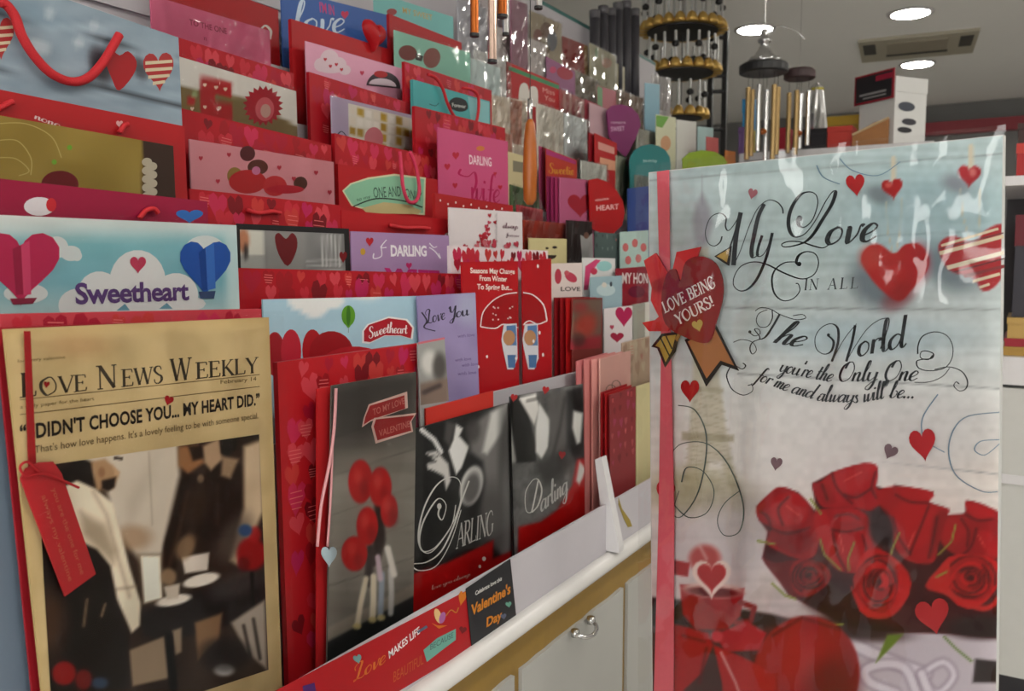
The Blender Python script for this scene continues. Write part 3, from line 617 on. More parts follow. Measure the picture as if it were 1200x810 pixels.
# red cup with heart biscuit, bow and heart box
ops += [('p', [(797, 685), (872, 690), (868, 722), (852, 738), (815, 738), (800, 720)], (176, 16, 22), 4, 1), ('e', (836, 692, 36, 9, .06), (226, 190, 180), 4, 1), ('e', (836, 694, 31, 6, .06), (120, 10, 14), 4, 1),
        ('l', [(868, 706), (884, 712), (880, 728), (862, 730)], (150, 14, 20), 4, 1, 6), ('p', [(782, 655), (808, 660), (806, 676), (782, 672)], (180, 18, 22), 4, 1),
        ('e', (826, 655, 18, 16, 0), (190, 40, 34), 10, .8), ('l', [(820, 640), (828, 655)], (220, 190, 190), 6, .7, 3),
        ('p', heart_pts(834, 680, 46, 46), (236, 214, 204), 3, 1), ('p', heart_pts(834, 678, 34, 34), (196, 16, 22), 3, 1),
        ('e', (945, 790, 62, 68, .15), (176, 18, 24), 5, 1), ('e', (935, 770, 40, 32, .3), (206, 30, 34), 40, .7), ('l', [(905, 745), (940, 724), (985, 738)], (110, 8, 14), 6, .8, 3), ('e', (975, 810, 30, 40, .2), (110, 10, 16), 30, .7),
        ('p', [(785, 730), (830, 742), (836, 756), (822, 790), (800, 810), (800, 860), (780, 860), (790, 770)], (198, 20, 30), 4, 1), ('p', [(838, 744), (875, 728), (898, 742), (890, 762), (850, 764)], (206, 34, 52), 4, 1),
        ('p', [(836, 756), (870, 770), (908, 790), (916, 860), (850, 860), (846, 800)], (204, 22, 28), 4, 1), ('e', (840, 746, 7, 7, 0), (228, 70, 84), 5, 1),
        ('l', [(828, 760), (820, 800)], (110, 8, 14), 6, .8, 3), ('l', [(845, 765), (862, 800), (872, 830)], (232, 200, 196), 4, .8, 3), ('l', [(800, 745), (826, 752)], (120, 10, 18), 5, .8, 3)]
# photographed stuffed hearts hanging on pegs
for (x, y) in ((1047, 186), (1138, 172)): ops.append(('l', [(x, y), (x, y + 24)], (216, 204, 178), 2.5, .9, 6))
ops += [('e', (1032, 332, 36, 28, .5), (96, 110, 120), 26, .75), ('e', (1116, 314, 34, 24, .5), (96, 110, 120), 26, .75), ('e', (1030, 228, 16, 10, .3), (120, 130, 136), 12, .8), ('e', (1120, 215, 16, 10, .3), (130, 130, 140), 14, .7)]
for L in ([(1039, 236), (1040, 270), (1046, 296)], [(1056, 232), (1055, 270), (1050, 296)], [(1126, 222), (1128, 252), (1136, 280)], [(1148, 222), (1149, 250), (1146, 274)]):
    ops.append(('l', L, (206, 196, 168), 1.8, .9, 1.2))
ops += [('p', heart_pts(1046, 222, 25, 24, -.15), (196, 26, 30), 2.5, 1), ('e', (1041, 217, 4, 3, 0), (240, 120, 110), 4, .8), ('p', heart_pts(1136, 207, 27, 26, .05), (196, 40, 52), 2.5, 1), ('e', (1140, 202, 4, 5, 0), (235, 150, 140), 4, .7)]
HB = [(1009, 305), (1016, 290), (1030, 286), (1048, 297), (1060, 287), (1077, 286), (1088, 300), (1086, 318), (1070, 338), (1055, 353), (1040, 346), (1022, 328)]
ops += [('p', catmull(HB, 4, True), (206, 34, 34), 3, 1), ('e', (1020, 302, 13, 14, 0), (220, 90, 76), 14, .6), ('e', (1055, 345, 22, 12, -.7), (150, 20, 26), 16, .5), ('e', (1076, 308, 14, 22, 0), (190, 20, 40), 16, .5)]
HS = catmull([(1100, 292), (1106, 280), (1120, 277), (1140, 284), (1155, 270), (1170, 263), (1182, 268), (1180, 310), (1168, 334), (1152, 341), (1140, 326), (1112, 316)], 4, True)
ops += [('p', HS, (192, 44, 52), 3, 1)]
big.scene('printed_scene', [(761, 203), (1175, 159), (1166, 904), (765.5, 904)], 210, 330,
          [(150, 182, 202, 204), (300, 196, 212, 212), (420, 212, 218, 218), (520, 232, 226, 220), (640, 228, 218, 212), (740, 190, 176, 178), (870, 160, 140, 140)], ops)
for a, b, w, c in (((1103, 288), (1170, 268), 3, (226, 208, 176)), ((1101, 292), (1176, 273), 1.6, (120, 60, 60)), ((1101, 297), (1176, 277), 4.5, (226, 208, 176)), ((1110, 314), (1177, 296), 5, (226, 214, 188)),
                ((1118, 319), (1177, 303), 1.6, (110, 50, 56)), ((1130, 324), (1177, 312), 4, (150, 60, 64)), ((1140, 330), (1172, 321), 3.5, (226, 208, 176)), ((1148, 337), (1160, 333), 3, (226, 208, 176))):
    big.stroke('heart_stripe*', [a, b], w, w, c)
INK = (44, 50, 54)
Z1 = lambda L: [(760 + x / 5.0, 190 + y / 5.0) for x, y in L]
Z3 = lambda L: [(850 + x / 4.0, 340 + y / 4.0) for x, y in L]
def fl(L, wmin, wmax, col=INK): big.stroke('script_lettering', L, wmin, wmax, col, 7)
fl(Z1([(432,435),(420,470),(385,492),(348,470),(335,405),(365,325),(420,300),(455,325),(452,375),(468,402),(500,370),(540,300)]), 1.0, 1.8)
fl(Z1([(542,295),(520,400),(508,500),(500,605)]), 1.2, 5.5)
fl(Z1([(538,305),(505,420),(478,500)]), 1.0, 2.0)
fl(Z1([(500,605),(540,520),(590,380),(640,275),(700,225),(755,235),(785,270),(790,302)]), 1.0, 1.8)
fl(Z1([(680,245),(645,320),(620,430),(605,520),(615,560),(650,540)]), 1.2, 5.0)
fl(Z1([(668,430),(645,500),(640,545),(660,552),(690,520),(720,440)]), 1.0, 3.4)
fl(Z1([(728,415),(708,500),(685,580),(640,680),(590,740),(540,755),(502,725),(505,670),(545,610),(620,585),(700,602),(800,652),(900,685),(970,660),(998,595),(980,540),(930,525),(885,545),(868,585),(882,606)]), 1.2, 3.6)
fl(Z1([(862,585),(800,590),(745,630),(725,690),(740,770),(790,812),(850,800),(888,755),(880,715),(865,712)]), 1.1, 2.2)
big.ell('script_lettering', 937, 309.5, 2.6, 2.6, INK); big.ell('script_lettering', 937.5, 256, 3.2, 3.4, INK)
fl(Z1([(878,330),(885,372),(920,380),(965,335),(993,250),(985,195),(945,175),(890,195),(840,270),(822,350),(835,415),(870,440),(925,415),(985,335),(1035,240),(1080,175),(1098,180),(1075,250),(1020,340),(970,420),(920,468),(850,492),(795,497),(785,480),(830,465),(900,470),(970,492),(1025,503),(1062,482)]), 1.2, 4.6)
big.text('script_lettering', 'ove', [(967, 287), (1030, 282)], 43, INK, 'script', .05, .25)
big.text('serif_lettering', 'IN ALL', [(943, 340), (1006, 338)], 12.5, (70, 78, 82), 'serif', 0, .12, 1.35)
fl(Z3([(142,98),(170,82),(215,90),(260,115),(330,138),(378,132),(365,115),(320,120)]), .8, 1.4)
fl(Z3([(258,112),(225,170),(190,220),(160,232)]), .9, 3.0)
fl(Z3([(222,95),(222,135),(200,170),(165,172),(148,145),(160,110),(200,92)]), .8, 1.3)
fl(Z3([(118,200),(140,215),(165,205),(160,185),(140,185),(165,225),(130,245),(118,275),(130,300),(148,280),(130,245),(80,232),(40,245)]), .8, 1.4)
fl(Z3([(85,342),(98,355),(80,370),(40,350),(18,375),(10,410),(35,465),(85,492),(128,475),(128,445),(108,447)]), .9, 1.5)
big.ell('script_lettering', 879.5, 389, 1.8, 1.8, INK); big.ell('script_lettering', 971.5, 392.5, 1.8, 1.8, INK)
big.text('script_lettering', 'he', [(906, 401.5), (946, 408)], 28, INK, 'script', .05, .5)
fl(Z3([(482,212),(510,240),(500,285),(465,300),(430,275),(425,220),(455,175),(500,158),(530,180),(532,240),(515,300),(502,335)]), .9, 3.0)
fl(Z3([(502,335),(560,230),(618,158)]), .8, 1.2); fl(Z3([(612,165),(598,240),(580,300),(570,335)]), .9, 3.2)
fl(Z3([(570,335),(620,250),(670,180),(725,140),(770,130)]), .8, 1.4)
big.text('script_lettering', 'orld', [(1006, 418), (1073, 404)], 35, INK, 'script', .04, .3)
big.text('script_lettering', "you're the", [(912, 435), (945, 442), (977, 448)], 19, INK, 'script', .06, .4)
big.text('script_lettering', 'Only One', [(984, 447), (1078, 446)], 23, INK, 'script', .04, .35)
big.text('script_lettering', 'for me and always will be...', [(883, 444), (927, 460), (962, 470), (1007, 472), (1040, 466), (1072, 467)], 18, INK, 'script', .06, .4)
fl(Z3([(975,305),(955,325),(920,318),(920,292),(945,285),(978,298),(970,320),(925,325),(900,335),(910,365),(960,378),(1030,365),(1065,320),(1068,260),(1040,212),(985,196),(930,215),(908,255),(905,300)]), .9, 1.5)
fl(Z3([(985,372),(1050,360),(1110,380),(1138,425),(1130,462),(1100,472),(1075,450),(1085,430),(1100,440)]), .9, 1.6); fl(Z3([(890,432),(960,430),(1020,405),(1055,365)]), .8, 1.2)
BL = (120, 150, 172)
for L in ([(958, 194), (966, 208), (985, 216)], [(1100, 462), (1082, 490), (1085, 515), (1108, 530)], [(1172, 483), (1130, 490), (1113, 520), (1120, 555), (1150, 575), (1170, 576)], [(1172, 515), (1150, 517), (1143, 527), (1155, 533), (1172, 520)],
          [(985, 186), (1000, 200), (1030, 206), (1056, 190)]): big.stroke('blue_scroll*', L, 1.0, 1.6, BL)
SCR = (92, 104, 98)
for L in ([(796, 475), (815, 480), (828, 505), (828, 540), (818, 580), (800, 605), (790, 600), (797, 575)], [(785, 535), (800, 520), (830, 520), (855, 545), (872, 590), (868, 622), (850, 627), (842, 610), (850, 590), (868, 575)], [(790, 590), (808, 606), (830, 600), (838, 575), (825, 552), (806, 548), (800, 565)]):
    big.stroke('grey_scroll*', L, 1.0, 1.7, SCR)
for cx, cy, w, h, c, r in ((1004, 218, 22, 26, (206, 30, 36), -.12), (883, 228, 11, 13, (190, 110, 120), .25), (810, 459, 22, 27, (206, 26, 32), 0), (781, 578, 22, 28, (206, 22, 30), .1), (1083, 522, 31, 38, (206, 28, 40), -.15), (1044, 530, 17, 18, (120, 96, 104), .45), (911, 544, 14, 16, (130, 100, 108), .15), (1095, 723, 40, 42, (208, 36, 44), -.2)):
    big.heart('printed_heart*', cx, cy, w, h, c, r)
big.done()
# sheer ribbon, bow, heart tag and arrow fixed to the card
RIB = mat('sheer_ribbon', (226, 96, 110), .45, noise=.12, nscale=300)
BOW = mat('satin_bow', (222, 46, 48), .4, noise=.15, nscale=150)
def piece(name, pts, h, t, col, m=PRINT, parent=None):
    return MB().slab([big.pl.pt(big.pl.hit(p), h) for p in pts][::-1], big.pl.n, t, col).build(name, m, parent or big.root)
piece('ribbon', [(774, 202), (788, 200), (790, 400), (794, 600), (793, 904), (768, 904), (776, 600), (779, 400)], .0062, .001, None, RIB)
for L in ([(762, 306), (776, 297), (790, 320), (800, 345), (790, 352), (772, 340)], [(790, 340), (800, 296), (828, 290), (822, 308), (806, 345)], [(775, 375), (796, 356), (804, 368), (790, 388), (768, 388), (760, 378)], [(772, 330), (790, 322), (806, 345), (800, 362), (780, 372), (770, 352)]):
    piece('bow_loop', L, .0085 + .0004 * len(L), .0018, None, BOW)
piece('ribbon_tail', [(808, 398), (843, 378), (871, 434), (851, 427), (833, 452)], .0085, .001, (34, 28, 26))
piece('ribbon_tail_face', [(812, 400), (842, 382), (866, 428), (850, 422), (834, 443)], .0089, .0004, (188, 122, 72))
piece('arrow_feather', [(769, 406), (781, 391), (802, 388), (797, 412), (785, 430), (776, 408)], .0085, .001, (34, 28, 26))
piece('arrow_feather_face', [(774, 405), (783, 394), (798, 392), (793, 411), (786, 424), (779, 407)], .0089, .0004, (196, 160, 70))
for a, b in (((780, 397), (790, 417)), ((786, 394), (793, 409))): piece('arrow_quill', [a, (a[0] + 1.4, a[1] - .8), (b[0] + 1.4, b[1] - .8), b], .0091, .0003, (40, 30, 20))
piece('arrow_shaft', [(845, 313), (848, 316), (800, 400), (797, 397)], .0095, .0008, (170, 128, 60))
piece('arrow_head', [(844, 301), (864, 289), (861, 312), (854, 308)], .0105, .001, (36, 30, 26)); piece('arrow_head_face', [(847, 301), (862, 292), (859, 308), (853, 304)], .0109, .0004, (206, 166, 84))
tagp = [(789, 380), (784, 350), (790, 322), (800, 316), (806, 330), (812, 308), (828, 301), (846, 308), (855, 328), (855, 350), (848, 376), (838, 401), (812, 395)]
tg = piece('heart_tag', catmull(tagp, 4, True), .013, .002, (158, 14, 24), mat('foil_tag', attr=True, rough=.25, noise=.05, spec=.6))
pp = big.pl; lt = Card.__new__(Card); lt.pl = pp; lt.h = .0131; lt.root = tg; lt.mat = PRINT; tg['_o'] = big.root['_o']
lt.text('tag_lettering', 'LOVE BEING', [(788, 367), (848, 336)], 13, (238, 226, 222), 'serif', .05); lt.text('tag_lettering', 'YOURS!', [(803, 381), (846, 358)], 12.5, (238, 226, 222), 'serif', .05)
lt.heart('tag_heart', 827, 382, 13, 14, (206, 176, 92), -.3); lt.done()
big.h = .0145; big.quad = [big.pl.hit(p) for p in ((756, 196), (1186, 150), (1178, 904), (760, 904))]
big.sleeve(grow=0, top=0, amp=.0012, seed=5, h=.0165, nx=70, ny=60, ripple=.006, m=BIGFILM)
# stand that carries it, below the picture
zb = min(big.pl.pt(a)[2] for a in big.uv)
st = thing('display_plinth', 'white display plinth under the very large love card', 'plinth', (.79, -.42, 0))
MB().box((.70, -.57, zb - .03), (.86, -.27, zb - .001)).build('top', WHITEPAINT, st); MB().box((.71, -.56, 0), (.85, -.28, zb - .03)).build('column', WHITEPAINT, st)
MB().box((.80, -.5, zb - .001), (.815, -.34, zb + .12)).build('back_rest', WHITEPAINT, st)
# ------------------------------------------------------------------ cards and bags standing in the rack
def G(label, k, TL, TR, col, off=0.0, name='greeting_card', cat='greeting card', group=None, thick=None, **kw):
    bag = cat == 'gift bag'
    if 'bottom' not in kw and k == 0: kw['bottom'] = -.068
    kw.setdefault('panel', 'bag_body' if bag else 'card_panel')
    return Card(name, label, cat, tier(k, off), [TL, TR], col, thick=thick or (.006 if bag else .002), group=group, **kw)
def HBAG(where, k, TL, TR, seed, off=.013, col=(186, 20, 34), depth=.07, **kw):
    return G('heart printed red bag, ' + where.replace('its band below', 'below').replace('its band ', '').replace('its top edge ', ''), k, TL, TR, col, off, 'gift_bag', 'gift bag', 'heart patterned gift bags', **kw).hearts(seed, depth).done()
# ---- first tier -------------------------------------------------------------------------------
nw = G('cream newspaper style love card with a couple photo, in a clear sleeve', 0, (4, 386), (315, 372), (190, 162, 108), -.014, sl=(.017, .0))
NZ = lambda L: [(40 + x / 2.614, 500 + y / 2.614) for x, y in L]
nq = nw.quad; 
def pxof(pl, uv):
    w = pl.pt(uv) - CAM; return (W / 2 + F * (w @ RGT) / (w @ FWD), H / 2 - F * (w @ UPV) / (w @ FWD))
full = [pxof(nw.pl, a) for a in nq]
nw.scene('printed_paper', full, 50, 70, (218, 192, 140), [('n', 60, 60, 9, 1), ('n', 14, 14, 5, 2), ('l', [full[0], full[1]], (184, 152, 96), 40, .6, 4), ('l', [full[1], full[2]], (184, 152, 96), 30, .6, 4), ('l', [full[0], full[3]], (190, 160, 104), 24, .5, 4), ('e', (90, 405, 40, 14, 0), (204, 160, 112), 20, .6)])
bl = lambda x: 466 - (x - 23) * .106
NK = (66, 58, 46)
for tx, x0, x1, h in (('L', 23, 43, 28), ('OVE', 46, 102, 20), ('N', 113, 137, 27), ('EWS', 142, 191, 20), ('W', 199, 225, 26), ('EEKLY', 229, 303, 19)):
    nw.text('title_lettering', tx, [(x0, bl(x0)), (x1, bl(x1))], h, NK, 'serif', .02)
for a, b in (((23, 468.7), (304, 439)), ((23, 486), (304, 453))): nw.stroke('rule', [a, b], .9, .9, (120, 100, 66))
nw.text('small_print', 'for every valentine', [(20, 425), (76, 420)], 4, (130, 112, 74)); nw.text('small_print', 'a daily paper for the heart', [(23, 479), (110, 469)], 4.5, (130, 112, 74)); nw.text('small_print', 'February 14', [(258, 450), (300, 446)], 5, (120, 104, 70))
nw.text('headline', "\u201cI DIDN'T CHOOSE YOU... MY HEART DID.\u201d", [(23, 516), (304, 474)], 18, (40, 34, 30), 'sans', .032, 0, 1.04)
nw.heart('printed_heart*', 197, 470, 11, 12, (178, 26, 32), .3); nw.heart('printed_heart*', 54, 451, 7, 8, (178, 26, 32), .1)
nw.text('subtitle', "That's how love happens. It's a lovely feeling to be with someone special.", [(40, 531), (302, 490)], 9, (104, 88, 60))
SEP = (206, 194, 174); DK = (38, 30, 26)
nops = [('n', 26, 26, 12, 3),
  ('p', NZ([(140,90),(440,50),(445,150),(400,340),(390,420),(330,420),(260,330),(220,200)]), (204, 194, 180), 10, 1), ('l', NZ([(350, 80), (360, 300)]), (170, 158, 142), 4, .6, 2), ('e', (*NZ([(300, 340)])[0], 22, 14, 0), (170, 140, 112), 14, .7),
  ('p', NZ([(50,125),(150,100),(180,110),(175,190),(90,190)]), DK, 6, 1), ('p', NZ([(172,108),(215,98),(240,120),(258,150),(240,192),(190,195)]), (178, 146, 114), 6, 1), ('p', NZ([(205,165),(248,155),(245,185),(225,198),(205,190)]), (46, 34, 28), 5, 1), ('l', NZ([(246,96),(266,98)]), DK, 3, 1, 3), ('p', NZ([(240,118),(262,140),(255,150),(244,150)]), (196, 164, 132), 3, 1), ('e', (*NZ([(205, 140)])[0], 4, 6, 0), (150, 112, 84), 4, .8),
  ('p', NZ([(85,185),(130,165),(185,190),(240,235),(265,330),(290,430),(325,540),(322,610),(297,632),(250,525),(230,425),(190,375),(130,350),(95,270)]), (230, 218, 198), 5, 1),
  ('p', NZ([(140,260),(210,300),(250,380),(240,420),(190,370),(150,330)]), (150, 134, 112), 14, .7), ('l', NZ([(180, 200), (220, 270), (255, 400), (290, 520)]), (160, 144, 122), 8, .6, 3), ('l', NZ([(235, 500), (310, 490)]), (150, 134, 112), 6, .6, 3),
  ('p', NZ([(0,150),(90,190),(130,350),(190,380),(230,430),(250,530),(290,640),(290,800),(0,830)]), (36, 28, 24), 8, 1), ('e', (*NZ([(40, 600)])[0], 22, 40, 0), (92, 66, 48), 26, .7), ('l', NZ([(160, 530), (150, 610)]), (170, 150, 120), 5, .7, 3), ('l', NZ([(215, 545), (205, 580)]), (180, 160, 130), 4, .7, 3),
  ('p', NZ([(440,60),(500,55),(520,110),(470,145),(440,120)]), (160, 118, 84), 7, 1), ('p', NZ([(470,60),(520,58),(520,95),(485,105)]), DK, 6, .9),
  ('p', NZ([(455,145),(515,150),(560,95),(640,120),(645,250),(600,340),(530,352),(470,312),(452,400),(425,445),(385,430),(395,360),(420,280)]), (46, 36, 30), 6, 1), ('e', (*NZ([(508, 160)])[0], 4, 5, 0), (160, 140, 116), 4, .8),
  ('p', NZ([(515,60),(565,35),(575,100),(540,135),(520,110)]), (178, 152, 126), 6, 1), ('p', NZ([(568,35),(630,20),(615,70),(590,95),(570,80)]), (30, 24, 22), 5, 1), ('p', NZ([(575,90),(625,100),(600,160),(570,150)]), (166, 142, 116), 7, .9),
  ('l', NZ([(470, 200), (440, 330), (410, 430)]), (84, 66, 52), 7, .8, 4), ('l', NZ([(560, 180), (560, 300)]), (80, 64, 52), 8, .7, 3), ('e', (*NZ([(500, 235)])[0], 14, 26, .3), (70, 54, 42), 16, .7),
  ('p', NZ([(640,60),(695,40),(700,260),(630,430),(598,410),(640,250)]), (196, 176, 150), 9, 1), ('e', (*NZ([(610, 340)])[0], 16, 30, .5), (90, 82, 76), 18, .7),
  ('p', NZ([(330,570),(480,510),(705,440),(705,570),(560,620),(400,660),(330,640)]), (38, 33, 32), 8, 1), ('e', (*NZ([(620, 480)])[0], 34, 14, -.4), (84, 80, 80), 16, .6),
  ('e', (*NZ([(510, 470)])[0], 22, 7, -.25), (222, 214, 204), 3, 1), ('p', NZ([(450,400),(535,385),(530,440),(460,450)]), (210, 200, 190), 4, 1), ('p', NZ([(316,390),(392,390),(398,530),(330,548)]), (120, 104, 86), 8, .8), ('p', NZ([(324,396),(384,396),(390,525),(336,540)]), (240, 232, 216), 4, 1), ('e', (*NZ([(425, 532)])[0], 21, 6, -.2), (220, 212, 202), 3, 1), ('p', NZ([(395,490),(445,480),(440,525),(405,530)]), (196, 184, 170), 4, 1),
  ('e', (*NZ([(462, 370)])[0], 10, 16, .5), (150, 124, 98), 8, .8), ('e', (*NZ([(410, 460)])[0], 9, 10, 0), (168, 140, 112), 6, .8),
  ('e', (*NZ([(665, 390)])[0], 17, 19, 0), (166, 24, 30), 8, 1), ('e', (*NZ([(640, 420)])[0], 7, 8, 0), (120, 14, 22), 6, .8), ('e', (*NZ([(675, 330)])[0], 7, 9, 0), (190, 40, 44), 6, .8), ('e', (*NZ([(645, 318)])[0], 8, 7, 0), (58, 88, 128), 6, 1), ('l', NZ([(665, 450), (670, 560), (700, 690)]), (24, 24, 24), 4, 1, 4),
  ('p', NZ([(290,685),(400,640),(412,770),(300,795)]), (156, 138, 118), 5, 1), ('p', NZ([(420,625),(450,615),(450,690),(430,700)]), (150, 134, 116), 5, 1), ('p', NZ([(490,600),(575,570),(565,650),(500,715)]), (140, 112, 86), 6, 1), ('p', NZ([(600,600),(705,530),(712,745),(650,690)]), (156, 146, 136), 7, 1),
  ('l', NZ([(640, 610), (660, 700)]), (50, 44, 40), 4, .8, 4), ('l', NZ([(670, 590), (690, 710)]), (50, 44, 40), 4, .8, 4), ('l', NZ([(410, 640), (425, 800)]), (22, 22, 24), 5, 1, 10), ('e', (*NZ([(580, 745)])[0], 12, 7, 0), (206, 206, 206), 6, .9), ('e', (*NZ([(580, 700)])[0], 30, 20, 0), (30, 28, 28), 14, .6),
  ('e', (*NZ([(90, 755)])[0], 14, 14, 0), (146, 22, 24), 6, 1), ('e', (*NZ([(150, 775)])[0], 10, 12, 0), (120, 16, 20), 6, 1), ('e', (*NZ([(200, 785)])[0], 10, 7, 0), (60, 80, 104), 6, .9)]
nw.scene('couple_photo', [(43, 547), (303, 509), (314, 785), (62, 868)], 130, 150, (60, 48, 40), nops, 1.25)
nw.done()
def onp(card, name, pts, h, t, col, m=PRINT): return MB().slab([card.pl.pt(card.pl.hit(p), h) for p in pts][::-1], card.pl.n, t, col).build(name, m, card.root)
REDTAG = mat('red_tag', (188, 24, 34), .45, noise=.1, nscale=120)
onp(nw, 'ribbon', [(26, 388), (33, 388), (40, 548), (31, 550)], .0028, .001, (176, 30, 34))
onp(nw, 'swing_tag', [(18, 560), (24, 548), (40, 541), (56, 540), (66, 554), (106, 671), (70, 697), (26, 582)], .0065, .0015, None, REDTAG)
lt = Card.__new__(Card); lt.pl = nw.pl; lt.h = .0067; lt.root = nw.root; lt.mat = PRINT
lt.text('tag_print', 'you are the one for me', [(54, 572), (88, 672)], 6, (214, 120, 90)); lt.text('tag_print', 'always my valentine', [(42, 580), (74, 680)], 6, (214, 120, 90)); lt.done()
nw.rope([(38, 552), (24, 540), (15, 546), (22, 556), (40, 554), (56, 558), (84, 570)], .0009, .0085, ROPE, 'cord')
nw.h = .009
nw.sleeve(.006, .0012, 11, .006, h=.012, nx=50, ny=50, ripple=.004)
G('plain red envelope edge showing left of the newspaper style card', 0, (-5, 384), (302, 373), (176, 34, 46), -.004, 'envelope', 'envelope', panel='envelope_panel', sl=(.014, -.004))
pb = G('pale blue card half hidden behind the newspaper style card at the far left', 0, (-70, 420), (40, 416), (112, 128, 146), .006, sl=(.02, -.004))
HBAG('its top edge peeking out above the newspaper style card', 0, (0, 368), (306, 362), 21, .014, (206, 66, 78))
hb = HBAG('standing full length between newspaper style card and balloon card', 0, (325, 425), (495, 402), 22, .008, (198, 26, 36), .4)
en = G('plain red envelope behind the balloon couple card', 0, (372, 456), (480, 436), (204, 40, 44), -.006, 'envelope', 'envelope', panel='envelope_panel', sl=(-.015, 0))
bc = G('grey card of a couple holding red heart balloons', 0, (389, 452), (488, 436), (92, 90, 86), -.0145, sl=(-.022, -.018))
BZ = lambda L: [(310 + x / 1.976, 400 + y / 1.976) for x, y in L]
full = [pxof(bc.pl, a) for a in bc.quad]
bops = [('n', 160, 6, 10, 5), ('n', 30, 30, 6, 6)]
for y in (500, 545, 590, 632, 672): bops.append(('l', [(370, y + 20), (500, y - 24)], (70, 66, 62), 3, .7, 1.5))
bops += [('e', (440, 600, 70, 80, 0), (150, 146, 138), 90, .7), ('p', [(380, 430), (500, 430), (500, 500), (380, 530)], (64, 62, 60), 50, .8), ('p', [(365, 760), (500, 690), (500, 820), (365, 820)], (52, 54, 54), 5, 1), ('p', [(365, 745), (500, 676), (500, 690), (365, 762)], (132, 126, 116), 5, 1),
  ('p', BZ([(255,380),(275,370),(280,460),(265,520),(250,520)]), (46, 36, 34), 6, .9), ('l', BZ([(245, 480), (240, 560)]), (54, 48, 48), 6, .9, 9)]
for (x, y, rx, ry) in ((222, 325, 28, 50), (268, 338, 26, 46), (288, 392, 20, 38), (238, 428, 25, 44), (208, 492, 30, 40)):
    cx, cy = BZ([(x, y)])[0]
    bops += [('e', (cx, cy, rx / 1.976, ry / 1.976, 0), (196, 34, 36), 3, 1), ('e', (cx - 3, cy - 6, 5, 8, 0), (224, 90, 84), 8, .6), ('e', (cx + 5, cy + 8, 5, 9, 0), (140, 18, 24), 8, .5)]
for L, c, w in (([(235, 550), (222, 610), (215, 655)], (206, 196, 176), 8), ([(252, 545), (252, 600), (250, 640)], (214, 204, 184), 9), ([(272, 540), (270, 590), (268, 640)], (150, 160, 176), 8), ([(292, 530), (294, 580), (292, 630)], (190, 188, 186), 8), ([(285, 480), (300, 540)], (220, 216, 210), 9), ([(262, 500), (268, 550)], (196, 178, 190), 8)):
    bops.append(('l', BZ(L), c, 4, .95, w * .8))
for x, y in ((214, 660), (250, 645), (270, 640)): bops.append(('e', (*BZ([(x, y)])[0], 5, 3.5, 0), (196, 180, 130), 3, .9))
bc.scene('balloon_photo', full, 80, 170, (112, 108, 102), bops, 1.2)
for pts, pin in (([(426, 490), (432, 474), (477, 459), (478, 478), (434, 494), (424, 501)], 2), ([(435, 500), (438, 490), (488, 484), (482, 494), (484, 506), (440, 520)], 2)):
    bc.poly('banner*', pts, (226, 190, 180)); cx = sum(p[0] for p in pts) / 6; cy = sum(p[1] for p in pts) / 6
    bc.poly('banner_face*', [(cx + (x - cx) * .9, cy + (y - cy) * .82) for x, y in pts], (176, 40, 42))
bc.text('banner_lettering', 'TO MY LOVE', [(437, 487), (474, 473)], 8, (214, 120, 110), 'sans', .01); bc.text('banner_lettering', 'VALENTINE', [(444, 512), (480, 500)], 8, (214, 120, 110), 'sans', .01)
bc.done()
bc.rope([(391, 455), (389, 500), (384, 540), (374, 590), (369, 640)], .0016, .003, mat('pink_ribbon', (222, 160, 164), .5, noise=.1), 'ribbon'); bc.rope([(387, 520), (385, 580), (381, 640)], .0012, .003, MATS['pink_ribbon'], 'ribbon')
onp(bc, 'heart_charm', heart_pts(381, 652, 18, 24), .0055, .001, (170, 190, 200))
bc.h = .005; bc.sleeve(.006, .001, 31, .004, h=.0075, nx=24, ny=40, ripple=.002)
# small black and white photo card behind, and the two black darling cards
sp = G('small grey photo card with pink edge behind the balloon couple card', 0, (490, 402), (521, 396), (150, 150, 150), .0, sl=(.004, .004))
sp.scene('printed_photo', [(491, 405), (521, 399), (526, 470), (493, 475)], 24, 40, (150, 150, 148), [('e', (503, 425, 9, 14, 0), (206, 204, 200), 8, .9), ('e', (515, 430, 8, 16, 0), (70, 66, 64), 8, .9), ('p', [(491, 450), (526, 442), (526, 472), (491, 478)], (120, 96, 84), 8, .8), ('l', [(497, 460), (515, 452)], (60, 50, 50), 6, .9, 5)])
sp.stroke('pink_edge', [(490, 402.5), (521, 396.5)], 2.4, 2.4, (206, 110, 124)); sp.done()
G('plain orange red envelope above the curly darling card', 0, (499, 479), (578, 458), (206, 48, 36), -.003, 'envelope', 'envelope', panel='envelope_panel')
DZ = lambda L: [(480 + x / 3.52, 450 + y / 3.52) for x, y in L]
d1 = G('black and white embrace card with huge curly initial and word DARLING', 0, (485, 503), (597, 472), (40, 40, 42), -.006, sl=(-.010, .004))
full = [pxof(d1.pl, a) for a in d1.quad]
